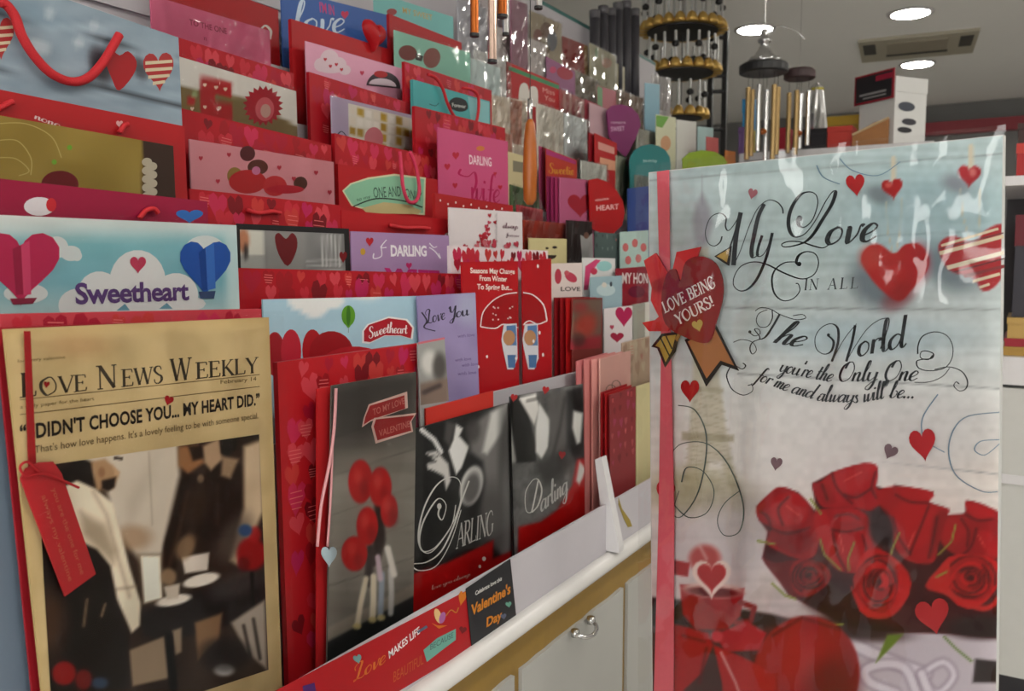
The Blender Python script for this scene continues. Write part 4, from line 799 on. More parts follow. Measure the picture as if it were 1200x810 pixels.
d1.scene('embrace_photo', full, 70, 100, (30, 30, 32), [('n', 18, 18, 6, 7),
  ('p', DZ([(190,165),(220,185),(205,215),(245,260),(215,345),(192,375),(160,275),(180,230)]), (236, 236, 234), 4, 1), ('p', DZ([(150,150),(190,165),(165,260),(140,230)]), (92, 90, 90), 6, .9), ('p', DZ([(65,285),(110,275),(160,330),(170,400),(150,440),(140,380),(75,345),(70,330),(110,320)]), (206, 204, 202), 4, 1), ('l', DZ([(75,300),(115,298)]), (60, 58, 58), 3, .8, 1.5), ('l', DZ([(80,345),(125,350)]), (206, 204, 202), 3, .9, 4), ('l', DZ([(50,190),(100,230),(130,280)]), (226, 226, 226), 3, 1, 5),
  ('p', DZ([(240,180),(330,110),(410,70),(415,760),(330,640),(300,520),(310,400),(300,320),(250,280)]), (128, 126, 126), 10, 1), ('p', DZ([(335,120),(405,75),(380,200),(320,290),(300,280)]), (216, 216, 214), 7, 1),
  ('e', (*DZ([(255, 420)])[0], 13, 24, .25), (206, 206, 204), 4, 1), ('e', (*DZ([(255, 430)])[0], 9, 19, .25), (110, 108, 108), 6, 1), ('e', (*DZ([(390, 300)])[0], 6, 70, 0), (60, 60, 60), 12, .7), ('e', (*DZ([(395, 560)])[0], 5, 60, 0), (140, 140, 140), 8, .7),
  ('e', (*DZ([(260, 190)])[0], 9, 14, 0), (80, 78, 78), 8, .8), ('e', (*DZ([(340, 560)])[0], 18, 40, 0), (84, 82, 82), 18, .8),
  ('p', DZ([(-10,790),(150,740),(345,645),(345,720),(420,690),(430,1000),(-10,1000)]), (190, 32, 34), 5, 1)], 1.25)
WS = (226, 226, 222)
d1.stroke('big_initial', DZ([(125,505),(118,540),(135,560),(150,500),(115,475),(60,560),(40,640),(55,690),(110,670),(180,570),(212,470),(205,400),(165,385),(110,420),(60,510),(36,620),(50,685),(95,690),(170,590),(190,500)]), 1.0, 2.0, WS, 7)
d1.stroke('big_initial', DZ([(245,400),(215,480),(180,590),(130,690),(70,735),(10,745),(40,770),(110,750),(170,650),(212,520)]), 1.0, 2.0, WS, 7); d1.ell('big_initial', *DZ([(122, 505)])[0], 2.6, 3.6, WS)
d1.text('lettering', 'ARLING', DZ([(190, 680), (345, 615)]), 28, (206, 206, 202), 'serif', .0, .1, .9)
d1.text('small_print', 'love you always', DZ([(90, 850), (250, 790)]), 5, (236, 190, 180), 'script', .04); d1.ell('dots', 567, 655, 2.2, 2.6, (240, 230, 226)); d1.ell('dots', 562, 664, 1.6, 2, (240, 230, 226)); d1.done()
d1.h = .004; d1.sleeve(.002, .0004, 41, .002, h=.005, nx=24, ny=30, ripple=.003)
d2 = G('black and white couple card with curved red base and word Darling', 0, (598, 465), (683, 450), (70, 70, 70), -.010, sl=(.008, .008))
full = [pxof(d2.pl, a) for a in d2.quad]
d2.scene('couple_photo', full, 60, 100, (104, 104, 104), [('n', 8, 8, 12, 8), ('n', 3, 3, 8, 9), ('p', DZ([(415,60),(450,50),(490,130),(520,250),(520,320),(440,325),(415,200)]), (16, 16, 18), 4, 1), ('p', DZ([(405,130),(420,180),(440,320),(410,330)]), (170, 170, 168), 6, 1),
  ('p', DZ([(450,60),(520,40),(535,100),(515,170),(480,110)]), (222, 220, 218), 4, 1), ('l', DZ([(485, 70), (530, 60)]), (60, 58, 58), 4, .8, 2), ('p', DZ([(535,80),(580,150),(570,260),(545,310),(520,280),(520,180)]), (230, 230, 228), 4, 1), ('p', DZ([(570,60),(650,20),(670,120),(640,260),(590,330),(580,200)]), (112, 110, 110), 7, 1), ('l', DZ([(640, 60), (620, 180), (590, 300)]), (70, 68, 68), 6, .8, 3),
  ('p', DZ([(650,30),(720,10),(735,330),(690,330),(650,260)]), (44, 44, 46), 8, 1), ('p', DZ([(675,110),(715,120),(705,240),(690,250),(670,180)]), (214, 214, 212), 5, 1), ('p', DZ([(520,330),(650,260),(680,330),(560,420)]), (60, 60, 60), 14, .7),
  ('p', DZ([(450,590),(540,570),(610,520),(670,420),(690,310),(745,300),(760,1000),(440,1000)]), (190, 34, 34), 5, 1), ('p', DZ([(700,315),(728,350),(715,390),(700,420),(685,400)]), (206, 206, 204), 5, 1)], 1.3)
d2.stroke('big_initial', DZ([(530,400),(510,500),(500,530),(480,520),(478,450),(505,400),(530,395),(545,440),(530,500),(505,530)]), .9, 1.8, WS, 6)
d2.text('lettering', 'arling', DZ([(540, 530), (655, 440)]), 28, (206, 206, 204), 'script', .06, .1)
for c in ((602, 461), (639, 452)): d2.heart('printed_heart*', c[0], c[1] + 6, 8, 10, (190, 30, 36), .2)
d2.heart('printed_heart*', *DZ([(628, 296)])[0], 8, 10, (196, 28, 34), .1); d2.done()
d2.h = .004; d2.sleeve(.003, .0008, 43, .002, h=.006, nx=20, ny=26, ripple=.002)
# packs on the far side of the fin
for i in range(3):
    G('red edged pack of thin cards, beside the dark red patterned card' if 0 else ['dark red card with mottled pattern at the lowest right of the rack', 'plain red card just behind the dark red mottled card', 'second plain red card behind the dark red mottled card'][i], 0,
      (715 - i * 5, 463 - i * 1.5), (745 - i * 5, 453 - i * 1.5), [(140, 48, 52), (178, 30, 34), (164, 26, 32)][i], -.022 + i * .006, group='dark red card pack').hearts(50 + i, .12, [(170, 80, 84), (120, 34, 40), (160, 60, 90)] if i == 0 else [(190, 34, 38)], (.008, .014)).done()
for i in range(4):
    c = G(['pale pink card with a grey rose sketch', 'pale pink card behind the rose sketch card', 'salmon pink card in the middle of the pink pack', 'rearmost salmon pink card of the pink pack'][i], 0, (703 - i * 9, 421 + i * .8), (739 - i * 9, 411 + i * .8), [(226, 176, 166), (222, 150, 144), (214, 130, 128), (206, 118, 120)][i], .0 + i * .005, group='pale pink card pack')
    if i == 0:
        for e in ((716, 458, 6, 7), (722, 452, 5, 6), (718, 466, 6, 6), (712, 464, 4, 6), (724, 462, 4, 5)): c.stroke('rose_sketch', ell_pts(*e, 0, 8), .8, 1.2, (110, 100, 92), 3, True)
        c.done().sleeve(.003, .001, 60, .004, nx=14, ny=18)
G('beige card beyond the pale pink pack', 0, (729, 402), (762, 394), (196, 172, 150), .008).hearts(64, .05, [(206, 190, 166), (180, 150, 130)]).done().sleeve(.002, .001, 61, .003, nx=12, ny=12)
for i in range(2): G(['cream card standing at the last slot before the large card', 'olive gold card standing at the last slot before the large card'][i], 0, (746 + i * 6, 453 - i * 2), (766 + i * 6, 447 - i * 2), [(206, 196, 150), (170, 150, 84)][i], -.012 + .006 * i)
# ---- price strips on the white lip ---------------------------------------------------------------
LP = Plane((0, -.0466, E + LIP[0]), (1, 0, 0), (0, 0, 1))
ls = Card('shelf_label', 'long red shelf label reading love makes life beautiful', 'label', LP, [(300, 822), (546, 693), (556, 757), (310, 905)], (190, 26, 34), thick=.0006, panel='label_panel')
ls.text('love_lettering', 'Love', [(414, 800), (452, 776)], 20, (226, 120, 50), 'script', .05, .1); ls.text('lettering', 'MAKES LIFE', [(456, 772), (492, 742)], 9.5, (232, 226, 226), 'sans', .02)
ls.text('lettering', 'BEAUTIFUL', [(461, 800), (496, 778)], 13, (206, 96, 50), 'sans', .0, 0, 1); ls.poly('banner', [(496, 762), (512, 748), (534, 737), (534, 750), (518, 762), (500, 776)], (110, 170, 156)); ls.text('banner_lettering', 'BECAUSE', [(504, 762), (531, 747)], 7, (70, 96, 96), 'sans')
ls.heart('printed_heart*', 419, 773, 10, 11, (110, 150, 150), -.3); ls.heart('printed_heart*', 542, 739, 9, 9, (120, 20, 26), .2); ls.heart('printed_heart*', 541, 702, 9, 18, (226, 130, 40), .2)
ls.ell('bird', 513, 722, 4, 9, (226, 190, 130), -.3); ls.ell('bird', 518, 724, 3.5, 7, (170, 100, 160), .3); ls.poly('bird', [(505, 730), (512, 733), (524, 733), (514, 737)], (226, 120, 40)); ls.stroke('scroll', [(522, 722), (528, 715), (534, 718), (537, 712)], 1.2, 1.8, (206, 130, 50)); ls.stroke('arrow', [(489, 741), (500, 734)], 3, 3, (90, 96, 120)); ls.poly('butterfly', [(354, 804), (368, 800), (370, 812), (356, 816)], (80, 40, 110)); ls.done()
lb = Card('shelf_label', "black shelf label reading Valentine's Day in orange letters", 'label', LP.off(.0012), [(546, 690), (598, 655), (605, 722), (553, 760)], (38, 38, 42), thick=.0006, panel='label_panel')
lb.text('lettering', 'Celebrate love this', [(557, 698), (588, 680)], 5, (226, 226, 222), 'sans', .01); lb.text('orange_lettering', "Valentine's", [(552, 722), (598, 695)], 13, (226, 140, 36), 'sans', .03); lb.text('orange_lettering', 'Day', [(570, 735), (588, 725)], 11, (226, 140, 36), 'sans', .03)
lb.heart('printed_heart*', 596, 709, 7, 7, (100, 160, 140), -.2); lb.heart('printed_heart*', 590, 723, 7, 7, (90, 96, 120), -.2); lb.done()
mk = Card('sticker', 'torn olive yellow sticker scrap on the white lip', 'sticker', LP, None, (168, 146, 60), thick=.0004, shape=[(725, 583), (729, 596), (738, 609), (741, 617), (736, 618), (731, 608), (725, 592)], panel='sticker_panel')
# ---- second tier --------------------------------------------------------------------------------
sw = G('sky blue Sweetheart card with paper clouds and heart balloons', 1, (-45, 250), (277, 264), (206, 224, 226), -.006)
full = [pxof(sw.pl, a) for a in sw.quad]
sw.scene('printed_sky', full, 60, 50, [(250, 222, 226, 224), (268, 206, 222, 222), (285, 136, 196, 206), (330, 130, 190, 204), (362, 176, 208, 212), (460, 190, 210, 212)], [('n', 30, 12, 6, 4), ('p', [(262, 250), (300, 250), (300, 420), (268, 420)], (206, 226, 226), 12, .8)])
for e in ((66, 290, 14, 13), (83, 297, 12, 9), (90, 300, 6, 6), (240, 290, 22, 14), (30, 344, 26, 12)): sw.ell('cloud*', *e, (214, 220, 220))
for e in ((161, 330, 33, 37), (116, 346, 26, 28), (206, 346, 26, 26), (92, 358, 24, 20), (161, 356, 80, 16)): sw.ell('big_cloud', *e, (222, 224, 224))
sw.poly('cloud_shadow*', [(136, 364), (146, 356), (152, 364)], (110, 160, 180)); sw.poly('cloud_shadow*', [(186, 362), (195, 355), (202, 362)], (110, 160, 180))
sw.heart('balloon_heart*', 24, 316, 92, 86, (212, 44, 96)); sw.poly('balloon_fold*', [(14, 292), (24, 287), (27, 345), (18, 346)], (176, 28, 76)); sw.poly('balloon_fold*', [(24, 287), (34, 282), (36, 345), (27, 346)], (228, 74, 120)); sw.poly('basket*', [(11, 350), (43, 349), (38, 356), (15, 357)], (150, 40, 70))
sw.heart('balloon_heart*', 240, 316, 60, 66, (40, 96, 190)); sw.poly('balloon_fold*', [(232, 296), (240, 290), (242, 340), (236, 340)], (28, 76, 160)); sw.poly('balloon_fold*', [(240, 290), (250, 284), (252, 338), (243, 340)], (64, 124, 214)); sw.poly('basket*', [(232, 342), (252, 341), (250, 350), (234, 350)], (60, 80, 120))
sw.heart('printed_heart*', 161, 311, 19, 20, (212, 66, 100)); sw.text('lettering', 'Sweetheart', [(88, 356), (221, 351)], 25, (98, 66, 128), 'sans', .028, 0, .95); sw.done()
sw.sleeve(.004, .001, 71, .004, nx=30, ny=16)
G('deep magenta gift bag behind the sky blue Sweetheart card', 1, (-30, 206), (243, 236), (160, 22, 62), .013, 'gift_bag', 'gift bag').ell('printed_balloon*', 46, 242, 18, 11, (206, 200, 204)).ell('printed_balloon*', 60, 240, 6, 8, (206, 40, 50)).heart('printed_heart*', 222, 254, 32, 16, (50, 110, 190)).done().rope([(160, 256), (168, 247), (177, 245), (182, 250)], .0022, .004)
s2 = G('pale blue card with red hills, green balloon and red Sweetheart banner', 1, (308, 351), (490, 347), (160, 196, 214), -.006)
full = [pxof(s2.pl, a) for a in s2.quad]
s2.scene('printed_sky', full, 50, 40, (170, 204, 222), [('n', 40, 16, 5, 3)] + [('e', (x, y, rx, ry, 0), (222, 224, 224), 5, 1) for x, y, rx, ry in ((352, 350, 15, 14), (368, 358, 18, 14), (388, 352, 16, 10), (430, 348, 16, 4))])
for e, c in (((322, 415, 12, 26), (176, 26, 40)), ((341, 412, 12, 26), (206, 40, 60)), ((366, 410, 12, 24), (190, 24, 36)), ((388, 414, 26, 26), (170, 22, 32)), ((415, 428, 40, 22), (196, 34, 46))): s2.ell('hill*', *e, c)
s2.ell('balloon', 408, 370, 8, 12, (96, 160, 40)); s2.poly('balloon', [(402, 377), (414, 377), (409, 384), (407, 384)], (96, 160, 40)); s2.ell('balloon_stripe*', 408, 370, 2.4, 12, (60, 120, 30)); s2.stroke('balloon_string', [(408, 384), (408, 390)], .6, .6, (120, 130, 120))
bp_ = [(424, 388), (430, 380), (455, 371), (477, 374), (485, 384), (483, 398), (470, 394), (450, 394), (432, 403), (424, 402)]
s2.poly('banner_edge', bp_, (232, 226, 226)); s2.poly('banner', [(454 + (x - 454) * .93, 387 + (y - 387) * .88) for x, y in bp_], (190, 26, 44)); s2.text('lettering', 'Sweetheart', [(432, 397), (452, 390), (477, 391)], 13, (240, 230, 230), 'script', .06); s2.done()
HBAG('its band showing above the pale blue Sweetheart banner card', 1, (278, 314), (545, 321), 23, .013)
lv = G('lilac card reading Love you in black script', 1, (489, 347), (557, 343), (150, 136, 182), -.012, sl=(.008, .008))
full = [pxof(lv.pl, a) for a in lv.quad]
lv.scene('printed_wash', full, 24, 40, (156, 142, 188), [('n', 20, 20, 8, 3), ('e', (548, 360, 14, 20, 0), (170, 176, 200), 20, .7)])
lv.text('lettering', 'Love', [(499, 380), (522, 374)], 17, (54, 50, 66), 'script', .06); lv.text('lettering', 'You', [(526, 374), (550, 369)], 15, (54, 50, 66), 'script', .06); lv.stroke('lettering', [(494, 366), (500, 376), (497, 384), (510, 388)], 1, 2, (54, 50, 66))
for y, a, b in ((396, 536, 556), (424, 533, 552), (430, 541, 560), (440, 536, 558)): lv.text('small_print', 'with love', [(a, y), (b, y - 2)], 4, (110, 90, 140))
lv.done()
se = G('red card with white words and half of an umbrella couple', 1, (541, 307), (607, 306), (196, 20, 30), -.006)
for tx, a, b, y in (('Seasons May Change', 551, 603, 320), ('From Winter', 562, 594, 329), ('To Spring But...', 559, 600, 339)): se.text('lettering', tx, [(a, y), (b, y + 1)], 6.5, (236, 222, 216), 'sans', .02)
se2 = G('narrow red card with the other half of the umbrella couple', 1, (612, 306), (646, 303), (190, 20, 30), -.008)
for cd_, pts, wv in ((se, [(563, 383), (566, 366), (578, 352), (592, 345), (606, 343), (607, 384), (590, 380), (580, 385)], 0), (se2, [(613, 343), (625, 346), (637, 358), (641, 376), (630, 380), (620, 376), (613, 381)], 0)):
    cd_.poly('umbrella', pts, (170, 16, 24)); cd_.stroke('umbrella_edge', pts[:5] if cd_ is se else pts[:4], 1.2, 1.6, (230, 220, 220), 4); cd_.stroke('umbrella_edge', [pts[0]] + pts[:4:-1] if cd_ is se else pts[3:], 1.2, 1.6, (230, 220, 220), 4)
r_ = random.Random(4)
for i in range(14): x = r_.uniform(570, 604); se.ell('dots', x, r_.uniform(358, 376), .9, .9, (226, 200, 200)) if abs(x - 588) < 14 else None
for cd_, X in ((se, 592), (se2, 617)):
    s_ = 1 if cd_ is se else -1
    cd_.poly('bear', [(X - 2, 380), (X + 13, 379), (X + 14, 420), (X + 9, 433), (X + 2, 433), (X - 3, 410), (X - 5, 398)], (206, 206, 214)); cd_.poly('bear_coat', [(X + 1, 382), (X + 12, 381), (X + 13, 405), (X + 1, 405)], (90, 130, 180)); cd_.ell('bear_face', X + 4, 396, 7, 9, (190, 140, 100)); cd_.poly('bear_boots', [(X + 2, 416), (X + 12, 416), (X + 11, 431), (X + 3, 431)], (80, 120, 170))
for p in ((551, 362), (556, 400), (570, 418), (604, 420), (560, 430)): se.ell('dots', *p, 1.2, 1.8, (232, 220, 220))
for p in ((630, 312), (625, 400), (636, 416), (632, 390)): se2.ell('dots', *p, 1.2, 2.2, (232, 220, 220))
se.done(); se2.done()
HBAG('white ground peeking above the red umbrella cards', 1, (528, 288), (642, 294), 24, .021, (220, 206, 210), .03)
for i in range(4):
    c = G(['brown and red blotched card heading a thick pack', 'dark red card behind the blotched brown card', 'red card in the middle of the blotched pack', 'rearmost red card of the blotched pack'][i], 1, (671 - i * 7, 350 - i * .4), (706 - i * 7, 349 - i * .4), [(150, 66, 62), (196, 26, 28), (150, 16, 24), (140, 16, 24)][i], -.012 + .006 * i, group='red blotched card pack')
    if i == 0: c.scene('printed_blur', [(672, 352), (705, 351), (704, 408), (668, 410)], 16, 26, (130, 108, 96), [('e', (686, 382, 12, 16, .5), (206, 76, 62), 14, .9), ('e', (680, 360, 8, 6, 0), (180, 60, 60), 10, .8), ('p', [(664, 398), (710, 392), (710, 415), (664, 415)], (190, 50, 66), 8, .9), ('e', (678, 398, 8, 8, 0), (80, 60, 56), 8, .7)]).done().sleeve(.002, .001, 80, .003, nx=12, ny=14)
wh = G('white card with a big magenta heart right of the blotched pack', 1, (708, 362), (742, 358), (214, 206, 208), -.004); wh.heart('printed_heart*', 731, 372, 20, 24, (196, 34, 92)).heart('printed_heart*', 717, 384, 5, 6, (190, 60, 90)).heart('printed_heart*', 723, 396, 16, 12, (180, 30, 70)).done()
for i in range(3): G(['grey green ribbed card at the right end of the second tier', 'white ribbed card at the right end of the second tier', 'pale teal ribbed card at the right end of the second tier'][i], 1, (741 + i * 6, 357 - i), (756 + i * 6, 355 - i), [(150, 150, 140), (206, 206, 200), (160, 180, 176)][i], -.004 + .004 * i)
lo = G('white card with two pink angels above black letters', 1, (645, 309), (682, 308), (214, 200, 196), .014); lo.ell('angel*', 654, 324, 4, 9, (190, 60, 80)).ell('angel*', 669, 325, 8, 5, (196, 66, 90), .6).ell('angel*', 664, 320, 3, 3, (200, 90, 100)).text('lettering', 'LOVE', [(657, 341), (680, 341)], 5, (60, 50, 50), 'sans', .02).done()
pf = G('pale card with pink blossoms behind the small blue present card', 1, (683, 302), (721, 303), (206, 206, 206), .02); pf.poly('blossom*', [(684, 340), (686, 312), (698, 304), (704, 305), (692, 320), (689, 340)], (214, 70, 120)).ell('blossom*', 696, 318, 4, 4, (206, 60, 90)).ell('blossom*', 708, 312, 9, 6, (150, 200, 200)).done()
pg = G('small pale blue card with a white present', 1, (692, 325), (729, 323), (150, 176, 186), .005); pg.ell('present', 710, 340, 11, 7, (180, 200, 204)).ell('present', 716, 333, 1.5, 3, (60, 70, 80)).ell('present', 708, 334, 3, 3, (206, 200, 190)).done()
ho = G('dark red card with pale blocky letters at the right end', 1, (722, 315), (760, 312), (150, 28, 46), .012); ho.text('lettering', 'MY HON', [(729, 332), (759, 332)], 13, (206, 196, 194), 'sans', .02).ell('printed_blob*', 746, 342, 10, 7, (110, 20, 50)).done()
# ---- third tier ---------------------------------------------------------------------------------
gd = G('antique gold card with swirls and a brown lace edge', 2, (-25, 131), (203, 171), (164, 138, 62), -.006)
full = [pxof(gd.pl, a) for a in gd.quad]
gd.scene('printed_foil', full, 50, 30, (168, 142, 64), [('n', 40, 20, 10, 2), ('p', [(166, 150), (215, 150), (215, 320), (168, 320)], (66, 46, 36), 3, 1)])
for L in ([(-5, 145), (30, 145), (60, 160), (72, 185)], [(-5, 165), (20, 165), (36, 185), (36, 205)], [(-5, 185), (18, 186), (34, 200), (22, 206)]): gd.stroke('gold_swirl*', L, 1, 1.4, (206, 184, 110))
gd.ell('wine_disc', 70, 216, 22, 16, (124, 30, 36)); 
for i in range(9): gd.ell('lace', 172 + (i % 2) * 6, 190 + i * 5, 6, 5, (196, 186, 166))
for p in ((81, 173), (63, 190)): gd.ell('green_gem*', *p, 3, 3, (130, 190, 60))
gd.done(); gd.sleeve(.004, .0012, 91, .003, nx=26, ny=16)
rb = G('plain red gift bag with white kisses behind the antique gold card', 2, (-25, 100), (216, 148), (186, 28, 34), .012, 'gift_bag', 'gift bag'); rb.text('lettering', 'xoxo', [(40, 139), (70, 150)], 9, (220, 190, 190), 'script', .05); rb.heart('printed_heart*', 140, 146, 8, 9, (210, 160, 160)); rb.done().rope([(137, 156), (142, 148), (147, 146)], .0025, .004); rb.rope([(-4, 128), (6, 122), (12, 120)], .0025, .004)
HBAG('its band below the strawberry card and above the framed heart photo card', 2, (222, 221), (402, 241), 25, .013).rope([(286, 246), (300, 250), (315, 248), (326, 250)], .0024, .004)
fr = G('black framed grey photo card with a dark red felt heart', 2, (278, 262), (409, 268), (30, 28, 30), -.004)
fr.scene('printed_photo', [(281, 269), (403, 274), (406, 345), (283, 345)], 50, 30, (120, 120, 120), [('n', 20, 20, 12, 2), ('p', [(278, 268), (309, 270), (310, 300), (278, 300)], (200, 200, 190), 3, 1), ('p', [(278, 300), (310, 300), (312, 350), (278, 350)], (150, 152, 148), 4, 1), ('e', (285, 282, 7, 14, 0), (190, 120, 84), 5, .9), ('e', (288, 295, 3, 9, 0), (40, 36, 36), 4, .9), ('p', [(311, 268), (360, 270), (356, 350), (311, 350)], (136, 136, 134), 10, .8)] + [('l', [(x, 276), (x, 312)], (206, 206, 204), 2.5, .8, 1.8) for x in range(378, 402, 5)] + [('l', [(360, 306 + i * 6), (400, 304 + i * 6)], (190, 190, 188), 3, .6, 2) for i in range(3)])
fr.poly('felt_heart', catmull([(322, 278), (327, 273), (335, 280), (342, 273), (348, 280), (347, 295), (337, 312), (326, 297)], 3, True), (112, 24, 30)); fr.heart('printed_heart*', 402, 302, 9, 14, (130, 22, 28)); fr.done()
dl = G('lilac card with white word DARLING between swirls', 2, (411, 271), (528, 276), (166, 134, 176), -.004); dl.text('lettering', 'DARLING', [(458, 300), (500, 300)], 13, (232, 226, 232), 'sans', .035, 0, .95)
for L in ([(438, 297), (438, 303), (447, 300), (447, 289), (453, 281)], [(453, 290), (446, 290), (452, 282)], [(503, 290), (510, 295), (516, 303), (514, 297)], [(503, 285), (508, 290), (512, 289)]): dl.stroke('swirl*', L, 1, 1.4, (226, 220, 228))
dl.heart('printed_heart*', 433, 284, 9, 11, (196, 34, 46)); dl.ell('yellow_dot', 425, 295, 3, 4, (206, 160, 60)); dl.text('pink_lettering', 'WIFE', [(450, 328), (515, 330)], 14, (200, 40, 120), 'sans', .05); dl.heart('printed_heart*', 479, 312, 7, 8, (206, 40, 110)); dl.done()
r2 = G('plain red gift bag with red cord behind the lilac DARLING card', 2, (400, 246), (533, 258), (190, 26, 34), .012, 'gift_bag', 'gift bag'); r2.ell('white_curl*', 524, 279, 3.5, 6, (220, 210, 210)); r2.done().rope([(453, 264), (470, 267), (490, 267), (500, 268)], .0026, .005)
cf = G('white card with a spray of small red hearts', 2, (526, 243), (612, 249), (214, 206, 208), -.005)
r_ = random.Random(8)
for i in range(26): t = r_.random(); cf.heart('heart_spray', 562 + t * 16 + r_.uniform(-5, 5), 290 - t * 34 + r_.uniform(-4, 4), 4.4, 5, r_.choice([(196, 40, 60), (206, 80, 100), (180, 30, 46)]), r_.uniform(-.5, .5))
for i in range(16): cf.heart('heart_spray', r_.uniform(536, 606), r_.uniform(284, 297), 6, 8, r_.choice([(206, 110, 120), (196, 60, 80)]), r_.uniform(-.5, .5))
cf.text('lettering', 'always', [(588, 267), (606, 268)], 6, (110, 60, 80), 'script', .05); cf.text('lettering', 'forever', [(592, 277), (608, 278)], 4, (110, 70, 90), 'script', .05); cf.stroke('fold', [(581, 250), (581, 290)], .8, .8, (180, 174, 178)); cf.done()
r3 = G('red gift bag with white specks behind the white heart spray card', 2, (510, 226), (601, 241), (186, 34, 38), .020, 'gift_bag', 'gift bag')
for i in range(9): r3.ell('dots', 516 + i * 9, 235 + i * 1.2 + (i % 2) * 3, .9, 1.3, (230, 210, 210))
r3.done()
cr = G('cream card with a dark smiling mouth in a shiny sleeve', 2, (620, 279), (664, 280), (206, 194, 144), -.004); cr.ell('mouth', 645, 299, 7, 5, (50, 40, 36), 0, 0, 180).ell('eye*', 641, 291, 2, 1.4, (90, 80, 60)).ell('eye*', 650, 290, 3, 1.6, (60, 50, 50)).done()
G('orange red envelope in a shiny sleeve behind the cream smiling card', 2, (613, 258), (664, 262), (196, 74, 56), .006, 'envelope', 'envelope', panel='envelope_panel').sleeve(.001, .003, 92, .002, True, .004, 20, 14)
dk = G('dark photo card with a white bow beside the red round sign', 2, (664, 258), (694, 260), (58, 40, 40), -.003); dk.poly('white_bow', [(680, 275), (688, 280), (694, 273), (695, 302), (682, 302)], (206, 206, 206)); dk.ell('bow_knot', 687, 276, 3, 4, (170, 120, 100)); dk.done().sleeve(.001, .002, 93, .002, True, .003, 14, 12)
G('dark green checked card under the red round sign', 2, (697, 272), (726, 274), (76, 92, 90), .006).hearts(94, .04, [(110, 126, 122), (50, 60, 60)], (.006, .01)).done()
mt = G('pale mint card with pink figures near the large love card', 2, (727, 272), (760, 270), (170, 196, 190), -.002)
for p in ((733, 290), (744, 285), (754, 290), (748, 303), (736, 305)): mt.ell('pink_figure*', *p, 3.5, 5, (206, 110, 110))
mt.done()
# ---- fourth tier --------------------------------------------------------------------------------
bb = G('grey blue plank printed gift bag with felt hearts and a red rope handle', 3, (-60, -48), (209, 44), (132, 150, 164), -.016, 'gift_bag', 'gift bag', bottom=.025, thick=.008)
full = [pxof(bb.pl, a) for a in bb.quad]
bb.scene('printed_planks', full, 70, 40, (140, 158, 172), [('n', 90, 8, 12, 2), ('n', 20, 20, 6, 3), ('l', [(-60, 2), (15, 20), (120, 46), (215, 70)], (46, 50, 56), 3, .9, 2), ('l', [(-60, 70), (60, 92), (130, 105), (215, 125)], (46, 50, 56), 3, .9, 2), ('e', (118, 76, 12, 22, -.4), (50, 44, 50), 10, .85), ('e', (164, 80, 8, 14, -.4), (56, 54, 60), 8, .8), ('e', (5, 5, 60, 14, .3), (120, 150, 170), 20, .5), ('e', (45, 55, 14, 9, .3), (186, 196, 204), 8, .7), ('e', (58, 15, 6, 7, 0), (180, 190, 200), 5, .7), ('e', (92, 50, 6, 6, 0), (190, 196, 204), 5, .7), ('e', (110, 30, 6, 6, 0), (180, 190, 200), 5, .7)])
bb.poly('felt_heart*', catmull([(122, 66), (130, 58), (140, 65), (150, 60), (160, 72), (156, 88), (140, 106), (132, 95)], 3, True), (176, 26, 34))
for cx, cy, w, h in ((186, 85, 36, 46), (0, 46, 34, 50)):
    bb.poly('striped_heart*', heart_pts(cx, cy, w, h, -.05), (176, 52, 54))
    for t in (-.26, -.08, .1, .26):
        hw = w * .44 * (1 if t < 0 else 1 - t * 2.1); bb.poly('heart_stripe*', [(cx - hw, cy + t * h - 1), (cx + hw, cy + t * h - 3), (cx + hw, cy + t * h + .5), (cx - hw, cy + t * h + 3)], (206, 190, 160))
bb.done(); bb.rope([(-6, 5), (2, 8), (12, 22), (20, 44), (35, 68), (55, 88), (78, 97), (98, 92), (115, 74), (126, 56), (134, 42)], .0042, .008)
st_ = G('pink card with chocolate strawberries, hearts and a cup', 3, (222, 163), (391, 190), (214, 142, 152), -.004)
for e, c in (((290, 180, 9, 9), (86, 30, 34)), ((302, 196, 12, 9), (96, 50, 40)), ((275, 206, 9, 10), (150, 120, 60)), ((290, 213, 22, 14), (196, 40, 44)), ((322, 218, 14, 12), (206, 50, 56)), ((352, 215, 8, 8), (90, 50, 40)), ((300, 200, 5, 5), (206, 120, 160)), ((334, 222, 22, 5), (196, 30, 50))): st_.ell('strawberry*', *e, c)
for p in ((235, 186), (268, 182), (327, 197), (344, 210), (255, 213), (370, 203), (386, 226)): st_.heart('printed_heart*', *p, 5, 6, (190, 50, 70))
st_.done(); st_.sleeve(.003, .0014, 101, .003, nx=26, ny=16)
HBAG('its band below the gift boxes card and above the strawberry card', 3, (209, 126), (388, 170), 26, .013)
oo = G('red gift bag with a mint ONE AND ONLY banner and pink rope loop', 3, (396, 192), (517, 211), (190, 24, 32), -.004, 'gift_bag', 'gift bag')
bpts = [(403, 224), (412, 216), (432, 210), (462, 206), (497, 210), (496, 250), (450, 246), (424, 243), (413, 240)]
oo.poly('banner_edge', [(450 + (x - 450) * 1.04, 228 + (y - 228) * 1.1) for x, y in bpts], (206, 206, 170)); oo.poly('banner', bpts, (136, 190, 158)); oo.stroke('banner_line', [(414, 242), (440, 233), (470, 235), (495, 243)], 1.5, 2.2, (30, 40, 36)); oo.poly('banner_base', [(424, 244), (450, 237), (478, 240), (494, 247), (490, 251), (430, 250)], (196, 180, 130)); oo.text('lettering', 'ONE AND', [(438, 232), (470, 230)], 13, (50, 70, 66), 'sans', -.0); oo.text('lettering', 'ONLY', [(474, 231), (494, 236)], 11, (50, 70, 66)); oo.text('small_print', 'to my', [(418, 236), (434, 232)], 4, (50, 70, 66))
